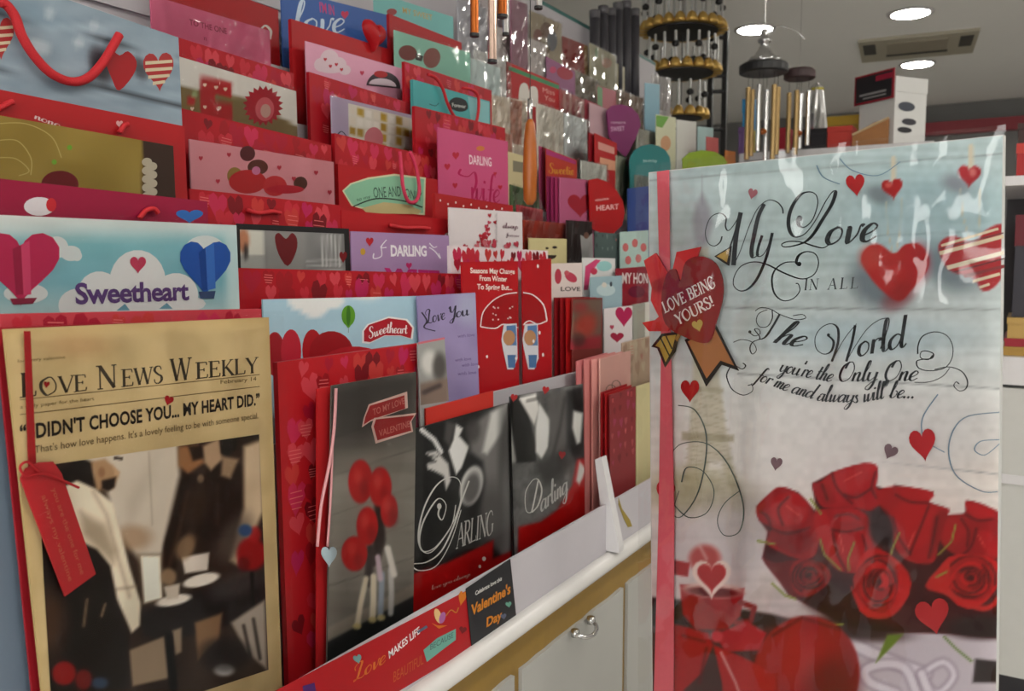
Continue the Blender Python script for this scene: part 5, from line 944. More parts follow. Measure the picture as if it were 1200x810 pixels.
oo.done(); oo.rope([(464, 178), (466, 200), (468, 220), (474, 236), (483, 236), (487, 222), (483, 196), (476, 178)], .0028, .007, mat('pink_rope', (214, 50, 90), .6, noise=.3, nscale=900, bump=.3))
HBAG('its band below the gold squares card and above the mint banner bag', 3, (392, 156), (515, 186), 27, .013)
dwf = G('hot pink card with word DARLING above pink script Wife', 3, (513, 149), (595, 166), (206, 82, 128), -.006)
dwf.text('lettering', 'DARLING', [(550, 192), (576, 195)], 11, (226, 196, 206), 'sans', .02); dwf.text('script_lettering', 'wife', [(552, 234), (586, 238)], 34, (190, 20, 90), 'script', .03, .05); dwf.stroke('script_lettering', [(540, 198), (538, 204), (548, 207), (556, 202), (558, 215), (553, 228)], 1.4, 3, (190, 20, 90)); dwf.ell('orange_crown', 563, 174, 5, 3, (214, 120, 60))
for p, w in (((534, 183), 8), ((524, 196), 7), ((533, 218), 6), ((580, 204), 4), ((586, 220), 5)): dwf.heart('printed_heart*', *p, w, w * 1.2, (196, 34, 60))
dwf.done(); HBAG('its band below the teal bag and above the hot pink Wife card', 3, (486, 124), (592, 150), 28, .021)
for i in range(4):
    c = G(['pink card with a red heart heading a magenta pack', 'magenta card right behind the red heart pink card', 'dark magenta card in the middle of the magenta pack', 'rearmost plum card of the magenta pack'][i], 3, (656 - i * 5, 208 - i * .6), (697 - i * 5, 212 - i * .6), [(206, 110, 150), (176, 56, 104), (160, 46, 96), (146, 40, 86)][i], -.008 + .005 * i, group='magenta card pack')
    if i == 0: c.heart('printed_heart*', 680, 242, 30, 28, (190, 50, 66)); c.done().sleeve(.002, .0016, 102, .002, nx=14, ny=12)
rd = Card('shelf_sign', 'red round sign with small white words', 'sign', tier(3, -.016), None, (190, 18, 24), thick=.002, panel='sign_panel', shape=[(690, 211), (700, 209), (712, 213), (722, 222), (730, 236), (732, 250), (729, 264), (720, 273), (708, 280), (704, 282), (703, 272), (692, 268)])
rd.text('lettering', 'valentine', [(697, 236), (713, 234)], 3, (232, 200, 200)); rd.text('lettering', 'HEART', [(699, 247), (725, 245)], 6.5, (232, 190, 190), 'sans', .01); rd.done()
G('cobalt blue card beside the red round sign', 3, (736, 221), (762, 218), (44, 70, 140), -.002)
# ---- fifth tier ---------------------------------------------------------------------------------
gb = G('white card with red spotted gift boxes and a red rosette', 4, (209, 66), (347, 107), (208, 204, 198), -.004)
full = [pxof(gb.pl, a) for a in gb.quad]
gb.scene('printed_boxes', full, 50, 36, (210, 206, 200), [('p', [(205, 98), (240, 106), (290, 116), (352, 150), (356, 300), (205, 300)], (124, 104, 66), 4, 1), ('p', [(235, 89), (272, 98), (272, 300), (234, 300)], (184, 26, 32), 2.5, 1), ('p', [(205, 112), (234, 116), (232, 300), (205, 300)], (128, 106, 62), 3, .9), ('p', [(252, 110), (290, 120), (290, 126), (252, 118)], (120, 106, 62), 3, 1), ('e', (224, 118, 5, 5, 0), (190, 36, 40), 3, 1), ('e', (228, 110, 3, 4, 0), (150, 170, 120), 3, 1)])
for p in ((240, 100), (264, 105), (240, 126), (257, 127), (253, 103), (225, 128)): gb.heart('dots', *p, 4.5, 5, (226, 190, 170))
ros = [(308 + (24 if i % 2 else 19) * math.cos(i * math.pi / 20) * 1.0, 124 + (24 if i % 2 else 19) * math.sin(i * math.pi / 20)) for i in range(40)]
gb.poly('rosette', ros, (176, 26, 44)); gb.ell('rosette_centre', 310, 128, 11, 14, (206, 90, 100)); gb.ell('rosette_centre', 311, 130, 6, 8, (190, 150, 140)); gb.done(); gb.sleeve(.004, .002, 111, .003, nx=30, ny=20)
HBAG('just above the gift boxes card', 4, (203, 42), (344, 86), 29, .013)
gs = G('lavender card with gold squares and a grey bow', 4, (388, 112), (507, 141), (176, 160, 186), -.004)
gops = [('n', 12, 12, 6, 2)]; r_ = random.Random(3)
for i in range(9):
    for j in range(5): gops.append(('p', [(410 + i * 9, 124 + i * 2 + j * 12), (417 + i * 9, 126 + i * 2 + j * 12), (417 + i * 9, 135 + i * 2 + j * 12), (410 + i * 9, 133 + i * 2 + j * 12)], r_.choice([(196, 160, 60), (214, 204, 190), (176, 140, 50), (220, 214, 206)]), 2, 1))
gs.scene('gold_squares', [(408, 121), (500, 143), (502, 190), (409, 182)], 46, 30, (206, 200, 190), gops); gs.ell('pink_blob*', 438, 163, 11, 14, (206, 120, 130)); gs.ell('pink_blob*', 447, 185, 9, 14, (206, 90, 100)); gs.stroke('grey_bow', [(408, 162), (400, 154), (394, 162), (404, 164), (394, 168)], 1, 1.6, (60, 56, 70)); gs.poly('dark_rod', [(497, 142), (502, 143), (502, 160), (497, 159)], (80, 50, 50)); gs.done(); gs.sleeve(.003, .0012, 112, .003, nx=24, ny=16)
HBAG('its band below the pink cloud card and above the gold squares card', 4, (362, 84), (481, 121), 30, .013)
tb_ = G('teal gift bag with a black tag and red rope handle', 4, (484, 93), (574, 119), (76, 170, 172), .004, 'gift_bag', 'gift bag')
tb_.poly('black_tag', catmull([(527, 118), (535, 114), (546, 118), (548, 128), (538, 131), (527, 126)], 3, True), (30, 34, 36)); tb_.text('tag_lettering', 'Forever', [(530, 125), (546, 127)], 4.5, (200, 206, 200), 'sans', .01); tb_.poly('pale_side', [(548, 113), (573, 120), (573, 149), (552, 143)], (130, 186, 190)); tb_.stroke('lettering', [(503, 122), (510, 124), (514, 121)], .8, 1.2, (40, 70, 76)); tb_.done()
tb_.rope([(497, 88), (506, 92), (514, 104), (520, 122), (528, 137), (540, 147), (552, 146), (556, 132), (556, 114), (549, 106), (538, 104)], .0028, .008)
HBAG('its band below the mint glasses card and above the teal bag', 4, (474, 72), (576, 106), 31, .013)
cgb = G('cream card with a grey panel beside the hot pink Wife card', 4, (593, 177), (618, 184), (206, 192, 150), -.004); cgb.poly('grey_panel', [(601, 188), (616, 191), (616, 203), (601, 201)], (130, 124, 104)); cgb.done()
so = G('orange card with yellow script under a purple band', 4, (640, 174), (676, 188), (196, 60, 44), -.006); so.poly('purple_band', [(640, 175), (675, 189), (675, 193), (640, 181)], (176, 50, 116)); so.text('lettering', 'Sweetie', [(643, 203), (673, 205)], 12, (226, 150, 50), 'script', .08); so.done()
for i in range(2): G(['maroon card behind the orange script card', 'pink edged card behind the orange script card'][i], 4, (636 - i * 4, 172 - i), (668 - i * 4, 186 - i), [(120, 22, 40), (196, 80, 120)][i], .002 + .006 * i)
sv = G('silver grey card in a bright crinkled sleeve near the red round sign', 4, (681, 188), (711, 194), (212, 214, 206), -.004); sv.sleeve(.002, .004, 113, .002, True, .005, 24, 20)
rp = G('red card with pale pink panels left of the teal arched sign', 4, (697, 156), (723, 168), (190, 36, 40), .006); rp.poly('pale_panel*', [(701, 166), (720, 173), (720, 181), (701, 175)], (214, 150, 140)).poly('pale_panel*', [(703, 184), (721, 189), (721, 200), (703, 198)], (220, 160, 130)).done()
G('red edged card behind the red card with pale panels', 4, (690, 155), (708, 162), (150, 20, 34), .014)
mg = G('misty grey green card below the purple arched sign', 4, (722, 182), (746, 188), (160, 164, 146), .004); mg.ell('pink_blur*', 738, 190, 5, 6, (190, 120, 130)); mg.done().sleeve(.001, .003, 114, .002, True, .004, 12, 14)
te = Card('shelf_sign', 'teal arched sign behind the corner of the large love card', 'sign', tier(4, -.02), None, (44, 128, 130), thick=.002, panel='sign_panel', shape=[(740, 240), (738, 192), (739, 184), (744, 176), (752, 171), (762, 169), (772, 171), (780, 176), (785, 184), (786, 192), (785, 240)])
te.text('lettering', 'birthday', [(754, 190), (770, 190)], 3.5, (190, 216, 214)); te.done()
# ---- sixth tier ---------------------------------------------------------------------------------
to = G('pink card with small words TO THE ONE in a shiny sleeve', 5, (176, -6), (316, 36), (206, 96, 130), -.004); to.text('lettering', 'TO THE ONE', [(222, 29), (266, 40)], 7, (130, 40, 66), 'sans', .01); to.text('lettering', 'I', [(239, 47), (243, 48)], 8, (130, 40, 66), 'script'); to.done(); to.sleeve(.004, .0025, 121, .003, nx=40, ny=24)
cl = G('pink card with a heart filled cloud and striped bird', 5, (358, 48), (477, 82), (222, 160, 186), -.005)
for e in ((376, 76, 8, 8), (386, 70, 11, 12), (397, 76, 9, 9), (404, 82, 7, 6), (388, 80, 16, 6)): cl.ell('cloud', *e, (214, 190, 200))
for p in ((381, 70), (387, 78), (394, 76), (400, 82)): cl.heart('printed_heart*', *p, 4, 4.5, (196, 40, 60))
cl.heart('printed_heart*', 424, 86, 5, 6, (206, 60, 90)); cl.ell('bird_body', 449, 102, 20, 18, (60, 50, 56), .1, 180, 360); cl.ell('bird_stripe*', 448, 100, 16, 8, (206, 190, 200), .1, 180, 360); cl.ell('bird_cap', 446, 87, 8, 4, (190, 40, 44), .1); cl.done()
rbg = G('red gift bag with a puffy red heart behind the pink cloud card', 5, (341, 22), (463, 60), (190, 28, 34), .012, 'gift_bag', 'gift bag')
pb_ = MB(); u0 = rbg.pl.hit((436, 44)); hpts = heart_pts(0, 0, .055, .05, .1, 28)
for j, (sc_, hh) in enumerate(((1, .001), (.96, .007), (.8, .012), (.45, .015), (.05, .016))):
    pb_.v += [tuple(rbg.pl.pt(u0 + np.array([a * sc_, -b * sc_]), hh)) for a, b in hpts]; pb_.c += [(190, 20, 30)] * 28
    if j: pb_.f += [((j - 1) * 28 + i, (j - 1) * 28 + (i + 1) % 28, j * 28 + (i + 1) % 28, j * 28 + i) for i in range(28)]
pb_.build('puffy_heart', PRINT, rbg.root, smooth=True)
mi = G('mint card with brown sunglasses', 5, (462, 35), (551, 62), (150, 204, 186), -.004); mi.ell('lens*', 478, 62, 11, 9, (130, 70, 66), .2).ell('lens*', 506, 68, 10, 12, (150, 96, 90), .2).poly('dark_bridge', [(487, 62), (496, 66), (494, 72), (487, 70)], (50, 40, 40)).done().sleeve(.003, .0014, 122, .003, nx=18, ny=14)
G('plain red gift bag behind the mint sunglasses card', 5, (456, 16), (541, 50), (184, 26, 32), .012, 'gift_bag', 'gift bag')
pc = G('cream and tan card in a crinkled sleeve left of the orange wood clapper', 5, (575, 111), (620, 119), (222, 208, 190), -.002); pc.poly('tan_stripe', [(598, 116), (612, 119), (611, 170), (598, 168)], (186, 130, 110)); pc.done().sleeve(.002, .005, 123, .002, True, .006, 28, 26)
for i in range(2):
    c = G(['white card with silver scribbles in a crinkled sleeve', 'pale blue white card in a crinkled sleeve under the pink striped card'][i], 5, [(629, 121), (661, 132)][i], [(660, 131), (688, 141)][i], [(222, 216, 204), (222, 228, 228)][i], -.004); c.sleeve(.001, .0045, 124 + i, .002, True, .006, 28, 30)
G('mauve grey card beside the purple arched sign', 5, (691, 120), (714, 129), (190, 156, 164), -.004); G('red edged card behind the mauve grey card', 5, (686, 116), (704, 124), (160, 60, 74), .004)
pu = Card('shelf_sign', 'purple arched sign with two small white words', 'sign', tier(5, -.02), None, (136, 40, 106), thick=.002, panel='sign_panel', shape=[(711, 130), (717, 124), (728, 122), (740, 126), (748, 134), (751, 146), (746, 160), (738, 176), (733, 184), (724, 176), (714, 160)])
pu.text('lettering', 'romance', [(716, 145), (733, 145)], 3.5, (220, 190, 210)); pu.text('lettering', 'SWEET', [(716, 154), (732, 153)], 5.5, (214, 170, 200), 'sans', .01); pu.done()
# ---- upper tiers --------------------------------------------------------------------------------
tall = G('tall red gift bag with a white curl behind the pink TO THE ONE card', 6, (195, -36), (326, 12), (184, 26, 32), .0, 'gift_bag', 'gift bag'); tall.stroke('white_curl', [(306, 34), (311, 30), (317, 36), (316, 46)], 2, 3.4, (220, 206, 200)); tall.done()
bl_ = G("blue card with white script love under small pink words I'M IN", 6, (329, -14), (456, 18), (58, 98, 172), -.004); bl_.text('pink_lettering', "I'M IN", [(375, 14), (392, 18)], 12, (206, 70, 130), 'sans', .02); bl_.text('script_lettering', 'love', [(344, 38), (406, 38)], 36, (196, 214, 232), 'script', .03, .25); bl_.heart('printed_heart*', 404, 18, 9, 10, (206, 50, 90)); bl_.done()
tt = G('pale teal card with gold words at the top edge', 6, (438, -10), (531, 20), (120, 186, 184), .004); tt.text('lettering', 'MY SWEET', [(472, 15), (507, 24)], 7, (190, 160, 90), 'sans', .01); tt.ell('red_curl', 459, 14, 6, 4, (150, 60, 60)); tt.done()
sg = G('grey card in a crinkled sleeve under the hanging copper tubes', 6, (556, 58), (596, 71), (206, 206, 204), -.002); sg.sleeve(.003, .006, 131, .002, True, .007, 34, 34)
ch = G('red card with a green stripe and two white ghosts', 6, (594, 72), (655, 98), (186, 26, 30), -.004); ch.poly('green_stripe', [(596, 77), (655, 100), (655, 105), (596, 82)], (56, 130, 84)); ch.poly('ghost*', catmull([(608, 118), (609, 102), (614, 97), (619, 102), (619, 121), (613, 123)], 3, True), (214, 208, 200)); ch.poly('ghost*', catmull([(620, 121), (620, 105), (625, 101), (630, 106), (630, 123), (625, 125)], 3, True), (214, 208, 200)); ch.text('lettering', 'Miss', [(636, 108), (650, 112)], 6, (226, 160, 150), 'sans'); ch.text('lettering', 'You', [(638, 117), (650, 120)], 6, (226, 160, 150), 'sans'); ch.done()
ps = G('pink and white striped card in a sleeve right of the ghost card', 6, (656, 104), (687, 118), (196, 110, 110), -.004)
for i in range(4): ps.poly('pale_stripe*', [(660 + i * 7, 110 + i * 3), (663 + i * 7, 111 + i * 3), (663 + i * 7, 140 + i * 3), (660 + i * 7, 139 + i * 3)], (214, 170, 160))
ps.done().sleeve(.001, .004, 132, .003, True, .005, 18, 18)
gp = G('green edged pink card above the mauve grey card', 6, (700, 100), (722, 107), (176, 100, 110), -.002); gp.poly('green_edge', [(700, 101), (706, 103), (706, 128), (700, 126)], (110, 150, 110)); gp.done()
G('grey brown card in a crinkled sleeve above the purple arched sign', 6, (722, 104), (754, 116), (150, 130, 116), .002).sleeve(.001, .005, 133, .002, True, .005, 18, 18)
mv = G('mauve pink card beside the hanging copper tubes', 7, (598, -2), (618, 5), (170, 120, 140), -.012); mv.sleeve(.002, .003, 134, .002, True, .004, 12, 24)
wsl = G('silvery card in a heavily crinkled sleeve above the ghost card', 7, (574, 28), (640, 52), (214, 206, 204), .004); wsl.sleeve(.002, .006, 135, .002, True, .008, 44, 40)
pr = G('purple and red card above the pink striped card', 7, (640, 66), (674, 84), (150, 90, 130), -.004); pr.ell('red_blob*', 662, 86, 10, 7, (176, 36, 62), .4).ell('pink_blob*', 648, 82, 4, 4, (206, 60, 110)).done()
G('dull silver card in a crinkled sleeve right of the purple and red card', 7, (674, 82), (702, 96), (150, 140, 126), .0).sleeve(.001, .005, 136, .002, True, .006, 20, 20)
bg_ = G('beige photo card of a small figure high on the rack', 8, (621, 12), (658, 28), (186, 172, 146), -.004); bg_.ell('figure*', 640, 36, 7, 10, (140, 110, 96)).ell('figure*', 647, 48, 6, 12, (120, 124, 134)).ell('figure*', 630, 42, 5, 8, (150, 90, 84)).done().sleeve(.002, .004, 137, .002, True, .005, 22, 24)
rz = G('red glittery card high on the rack', 8, (659, 42), (689, 54), (176, 60, 58), -.004); rz.poly('gold_edge', [(684, 53), (689, 54), (690, 90), (685, 88)], (170, 130, 60)); rz.done().sleeve(.001, .005, 138, .002, True, .005, 20, 24)
gc = G('cream card in a sleeve left of the dark rolls', 8, (691, 50), (722, 66), (190, 186, 160), -.014); gc.ell('green_print*', 699, 62, 2, 6, (120, 160, 110)).ell('peach_print*', 711, 74, 6, 6, (206, 160, 140)).done().sleeve(.001, .003, 139, .002, True, .004, 16, 18)
G('small cream card right under the dark rolls', 8, (722, 74), (732, 79), (180, 172, 140), .0)
for i, (a, c) in enumerate((((536, 2), (190, 190, 198)), ((556, 0), (206, 196, 200)))): 
    G(['cool grey card in a crinkled sleeve left of the copper tubes', 'rosy grey card in a crinkled sleeve behind the copper tubes'][i], 7, (a[0], a[1] - 4), (a[0] + 34, a[1] + 8), c, .010 + .016 * i).sleeve(.002, .006, 140 + i, .003, True, .006, 26, 40)
for i, (TL, TR, k, c, lab) in enumerate((((546, 66), (586, 80), 5, (206, 222, 222), 'pale aqua card in a crinkled sleeve right of the mint sunglasses card'), ((570, 150), (600, 158), 4, (196, 130, 110), 'terracotta card in a sleeve above the hot pink Wife card'),
    ((746, 150), (770, 156), 5, (180, 180, 170), 'pale grey card between purple and teal arched signs'), ((744, 205), (760, 208), 3, (120, 130, 120), 'grey green card above the cobalt blue card'), ((598, 216), (632, 226), 3, (96, 120, 84), 'dark green card behind the orange wood clapper'),
    ((606, 240), (636, 246), 2, (190, 70, 80), 'rose red card in a sleeve behind the orange wood clapper'))):
    G(lab, k, TL, TR, c, (.014, .004, .014, .014, .012, .021)[i]).sleeve(.001, .004, 150 + i, .002, True, .005, 20, 18)
# ------------------------------------------------------------------ wind chimes hanging in front of the rack
def chime_tube(mb, p, r, length, m=None): mb.lathe(p, [(r * .8, -length), (r, -length), (r, 0), (r * .8, 0)], 14); mb.lathe(p, [(r * .55, -length - .0005), (r * .6, -length + .004)], 12)
nc = thing('wind_chime', 'wind chime of copper and silver tubes hanging before the crinkled cards', 'wind chime', at_depth(575, 20, 1.12))
for (px, py, d, r, m) in ((556, 42, 1.10, .0055, COPPER), (577, 73, 1.06, .0055, mat('rose_steel', (226, 196, 180), .2, 1.0, noise=.1)), (588.5, 20, 1.16, .0066, COPPER), (592.5, 41, 1.2, .0042, STEEL), (631, 10, 1.24, .0055, STEEL)):
    p = at_depth(px, py, d); top = E + .50
    MB().lathe((p[0], p[1], p[2]), [(r * .7, .002), (r, 0), (r, top - p[2]), (r * .7, top - p[2])], 16).build('tube', m, nc, smooth=False)
    MB().lathe((p[0], p[1], p[2]), [(r * .95, -.0015), (r * 1.12, -.001), (r * 1.12, .003), (r * .9, .003)], 16).build('tube_end', BLACK, nc)
    MB().tube([(p[0], p[1], top), (p[0], p[1], top + .06)], .0006, 5).build('string', BLACK, nc)
cp = at_depth(582, 40, 1.14)
MB().lathe((cp[0], cp[1], E + .56), [(.01, 0), (.075, .003), (.075, .015), (.01, .018)], 28).build('top_disc', WOODORANGE, nc, smooth=False)
MB().tube([(cp[0], cp[1], E + .575), (cp[0], cp[1], CEIL)], .0008, 5).build('hanger', BLACK, nc)
wc = thing('wind_catcher', 'long orange wood wind catcher hanging below a silver cord', 'wind catcher', at_depth(622, 240, 1.1))
a, b = at_depth(621, 240, 1.1), at_depth(621, 141, 1.1)
MB().lathe((a[0], a[1], b[2]), [(.003, .0), (.006, -.006), (.0085, -.03), (.0095, -.07), (.0085, a[2] - b[2] + .006), (.004, a[2] - b[2])], 10).build('clapper', WOODORANGE, wc, smooth=True)
c1 = at_depth(621, 118, 1.1); MB().tube([(a[0], a[1], b[2] - .002), (a[0], a[1], c1[2])], .0032, 10).build('silver_sleeve', STEEL, wc, smooth=True); MB().tube([(a[0], a[1], c1[2]), (a[0], a[1], CEIL)], .0006, 5).build('cord', BLACK, wc)
# ------------------------------------------------------------------ dark rolls on the highest tier
for i, (px, top) in enumerate(((697, 14), (707, 9), (716, 12), (724, 5), (734, 3), (744, 12))):
    P8 = tier(8, .008); u = P8.hit((px, 60))[0]; vt = P8.hit((px, top))[1]
    t = thing('wrap_roll', ['leftmost short dark grey roll on the top tier', 'second dark grey roll from the left on the top tier', 'third dark grey roll from the left on the top tier', 'dark grey roll just left of the tallest one', 'tallest dark grey roll on the top tier', 'rightmost dark grey roll beside the brass bells'][i], 'roll', P8.pt((u, -.042)), 'dark rolls on the top tier')
    MB().tube([P8.pt((u, -.042)), P8.pt((u, vt))], .0155, 16).build('roll_body', DARKROLL, t, smooth=True); MB().tube([P8.pt((u, vt - .02)), P8.pt((u, vt + .004))], .0162, 16).build('end_cap', mat('grey_cap', (90, 88, 92), .5, noise=.1), t, smooth=True)
# ------------------------------------------------------------------ more cards at the far end
li = Card('shelf_sign', 'lime green arched sign above the top edge of the large love card', 'sign', tier(4, -.02), None, (146, 176, 40), thick=.002, panel='sign_panel', shape=[(800, 186), (808, 179), (822, 176), (838, 178), (848, 184), (852, 190), (850, 260), (802, 260)])
for lab, k, TL, TR, c, off in (('powder blue box card left of the lowest brass bells', 6, (756, 97), (773, 99), (130, 176, 196), -.006), ('white card with green corner below the brass bells', 5, (769, 134), (792, 138), (206, 206, 176), -.006), ('plain white card below the lowest brass bells', 5, (793, 140), (816, 143), (206, 206, 200), -.004),
                               ('pale aqua card at the far end of the rack', 5, (818, 148), (836, 150), (176, 206, 206), -.002), ('red and white card behind the lime green sign', 4, (828, 160), (842, 162), (190, 90, 90), .004), ('orange card beside the lime green sign', 4, (850, 176), (862, 178), (206, 120, 50), -.012), ('white crinkled card left of the powder blue card', 6, (764, 88), (786, 92), (200, 196, 196), .014)):
    c_ = G(lab, k, TL, TR, c, off)
    if 'green corner' in lab: c_.poly('green_corner', [(769, 135), (784, 137), (776, 150), (769, 148)], (110, 170, 60)).ell('peach_blob', 780, 168, 6, 9, (214, 160, 120)).done()
    if 'crinkled' in lab: c_.sleeve(.001, .005, 170, .002, True, .005, 20, 20)
# ------------------------------------------------------------------ brass bell chimes on a black stand
DB = 3.45
c = at_depth(798, 131, DB)
t = thing('bell_chime', 'three tier hanging chime with rows of brass bells on black rings', 'wind chime', c)
for i, (cy, rp_, n) in enumerate(((36, 45, 22), (84, 40, 19), (135, 27, 13))):
    z = at_depth(798, cy, DB)[2]; R = rp_ / 1000 * DB
    MB().lathe((c[0], c[1], z), [(R * .6, -.016), (R * .9, -.016), (R * .92, -.004), (R * .6, 0)], 32).build('ring', BLACK, t)
    for k in range(n):
        a_ = 2 * math.pi * k / n; p = (c[0] + R * math.cos(a_), c[1] + R * math.sin(a_), z)
        MB().lathe(p, [(.024, -.012), (.0225, -.002), (.018, .012), (.011, .022), (.004, .026)], 14).build('bell', BRASS, t, smooth=True)
        MB().tube([(p[0], p[1], z + .024), (p[0], p[1], z + (.2 if i == 0 else .125))], .005, 6).build('rod', mat('grey_rod', (190, 190, 188), .35, .3, noise=.1), t)
        if k % 2 == 0: MB().lathe((p[0], p[1], z + .075), [(.003, -.014), (.014, -.006), (.014, .006), (.003, .014)], 10).build('bead', BLACK, t, smooth=True)
    for s_ in (-1, 1): MB().box((c[0] - .004, min(0, s_ * R * .7) + c[1], z - .012), (c[0] + .004, max(0, s_ * R * .7) + c[1], z - .004)).build('spoke', BLACK, t)
MB().tube([(c[0], c[1], at_depth(798, 135, DB)[2] - .01), (c[0], c[1], CEIL)], .002, 6).build('hanger', BLACK, t)
DB = 3.75
sd = thing('chime_stand', 'black metal stand right of the brass bells', 'stand', at_depth(845, 150, DB) * np.array([1, 1, 0]))
for px, top in ((851, 33), (834, 40)):
    p = at_depth(px, top, DB); MB().box((p[0] - .011, p[1] - .011, 0), (p[0] + .011, p[1] + .011, p[2])).build('post', BLACK, sd)
pa, pb2 = at_depth(834, 40, DB), at_depth(851, 40, DB)
for y in (44, 88, 106, 150):
    za = at_depth(842, y, DB)[2]; MB().tube([(pa[0], pa[1], za), (pb2[0], pb2[1], za)], .009, 8).build('rung', BLACK, sd)
MB().box((pa[0] - .05, pa[1] - .09, 0), (pa[0] + .12, pa[1] + .05, .02)).build('foot_plate', BLACK, sd)
# ------------------------------------------------------------------ tube chimes with dark discs
for i, (px, py, d, rp_, tubes) in enumerate(((895, 80, 2.75, 28, ((878, 188), (886, 180), (896, 186), (905, 178), (913, 190), (922, 180))), (937, 87, 2.95, 18, ((927, 172), (934, 178), (943, 182), (949, 170))))):
    c = at_depth(px, py, d); R = rp_ / 1000 * d
    t = thing('wind_chime', ['gold tube wind chime under a wide black disc with chrome finial', 'smaller gold tube wind chime under a dark brown disc'][i], 'wind chime', c)
    MB().lathe(tuple(c), [(R * .9, -.018), (R, -.014), (R, .008), (R * .85, .016), (R * .3, .02)], 30).build('disc', BLACK if i == 0 else mat('brown_disc', (62, 40, 42), .5, noise=.2), t, smooth=False)
    if i == 0:
        MB().lathe(tuple(c), [(.052, .016), (.05, .026), (.03, .042), (.018, .06), (.012, .075), (.02, .082), (.02, .09), (.008, .1), (.014, .112), (.01, .122), (.002, .125)], 20).build('finial', STEEL, t, smooth=True)
        for k in range(8): a_ = k * math.pi / 4; MB().lathe((c[0] + .044 * math.cos(a_), c[1] + .044 * math.sin(a_), c[2] + .024), [(.002, -.008), (.01, 0), (.002, .01)], 8).build('finial_ball', STEEL, t, smooth=True)
        h0 = c + np.array([0, 0, .12]); q = [h0, h0 + RGT * .05 + UPV * .012, h0 + RGT * .1 - UPV * .004, h0 + RGT * .13 - UPV * .03]
        MB().tube(catmull(q, 6), .0022, 6).build('hook', STEEL, t, smooth=True)
    MB().tube([c + np.array([0, 0, .12 if i == 0 else .018]), (c[0], c[1], CEIL)], .001, 5).build('hanger', STEEL, t)
    for j, (tx, ty) in enumerate(tubes):
        a_ = 2 * math.pi * j / len(tubes); p = (c[0] + R * .62 * math.cos(a_), c[1] + R * .62 * math.sin(a_)); zb_ = at_depth(tx, ty, d)[2]; zt = c[2] - .06
        MB().lathe((p[0], p[1], zb_), [(.008, 0), (.0085, .001), (.0085, zt - zb_), (.006, zt - zb_)], 12).build('tube', mat('dull_brass', (172, 144, 98), .4, .8, noise=.2) if j % 3 else STEEL, t, smooth=False)
        MB().tube([(p[0], p[1], zt), (p[0], p[1], c[2] - .014)], .0007, 5).build('string', BLACK, t)
    MB().tube([(c[0], c[1], c[2] - .018), (c[0], c[1], c[2] - .2)], .0007, 5).build('cord', BLACK, t); MB().lathe((c[0], c[1], c[2] - .2), [(.003, .01), (.014, .006), (.016, 0), (.014, -.006), (.003, -.01)], 12).build('striker', WOODORANGE, t, smooth=True)
# ------------------------------------------------------------------ island shelf with boxes, behind the large card
sh = thing('display_shelf', 'white island shelf unit behind the large love card', 'shelf', (3.44, .03, 0))
zs = 1.915; A_ = on_z(865, 185, zs) if False else None
SX0, SX1, SY0, SY1 = 3.24, 3.64, -.30, .36
for z in (.1, .55, 1.0, 1.45, zs): MB().box((SX0, SY0, z - .025), (SX1, SY1, z)).build('board', WHITEPAINT, sh)
for y in (SY0, SY1 - .02): MB().box((SX0, y, 0), (SX1, y + .02, zs - .025)).build('side', WHITEPAINT, sh)
MB().box((SX1 - .01, SY0, 0), (SX1, SY1, zs)).build('back', WHITEPAINT, sh)
def onshelf(px, X): d = ray(px, 180); s_ = (X - CAM[0]) / d[0]; return np.array([X, CAM[1] + d[1] * s_, zs])
def hgt(px, py, X): d = ray(px, py); s_ = (X - CAM[0]) / d[0]; return CAM[2] + d[2] * s_
def goods(name, label, cat, x0, x1, top, X, dep, col, rot=0.0, lid=None, parts=None):
    a, b = onshelf(x0, X), onshelf(x1, X); y0, y1 = min(a[1], b[1]), max(a[1], b[1]); zt = hgt((x0 + x1) / 2, top, X); c = np.array([X + dep / 2, (y0 + y1) / 2, zs])
    t = thing(name, label, cat, c); h = zt - zs; w = y1 - y0; ca, sa = math.cos(rot), math.sin(rot)
    def rb(x0_, x1_, y0_, y1_, z0_, z1_):
        m_ = MB().box((x0_, y0_, z0_), (x1_, y1_, z1_), col); m_.v = [(c[0] + x * ca - y * sa, c[1] + x * sa + y * ca, c[2] + z) for x, y, z in m_.v]; return m_
    rb(-dep / 2, dep / 2, -w / 2, w / 2, .0005, h * .8).build('body', PRINT, t)
    m_ = rb(-dep / 2 - .002, dep / 2 + .002, -w / 2 - .002, w / 2 + .002, h * .78, h); m_.c = [tuple(np.array(lid or col))] * len(m_.v); m_.build('lid', PRINT, t)
    return t, c, w, h, rb
goods('gift_box', 'small purple box on the island shelf by the chimes', 'box', 865, 872, 149, 3.31, .06, (120, 90, 140)); goods('gift_box', 'small yellow box on the island shelf by the chimes', 'box', 873, 881, 152, 3.31, .06, (196, 176, 60)); goods('gift_box', 'sky blue box on the island shelf behind the purple one', 'box', 869, 881, 116, 3.5, .08, (60, 150, 206))
goods('gift_box', 'crimson box seen between the gold chime tubes', 'box', 903, 922, 150, 3.36, .08, (180, 44, 60)); goods('gift_box', 'black box on the island shelf left of the orange red box', 'box', 938, 968, 151, 3.34, .06, (36, 34, 38)); goods('gift_box', 'orange red box on the island shelf left of the white carton', 'box', 969, 997, 148, 3.34, .1, (206, 66, 56))
goods('picture_frame', 'low yellow framed box behind the orange red box', 'box', 962, 1006, 136, 3.54, .04, (170, 140, 60), lid=(196, 160, 50))
t, c, w, h, rb = goods('carton', 'white carton with dark ovals and a red framed sign on the island shelf', 'carton', 1012, 1069, 92, 3.30, .15, (206, 206, 204), rot=-.62)
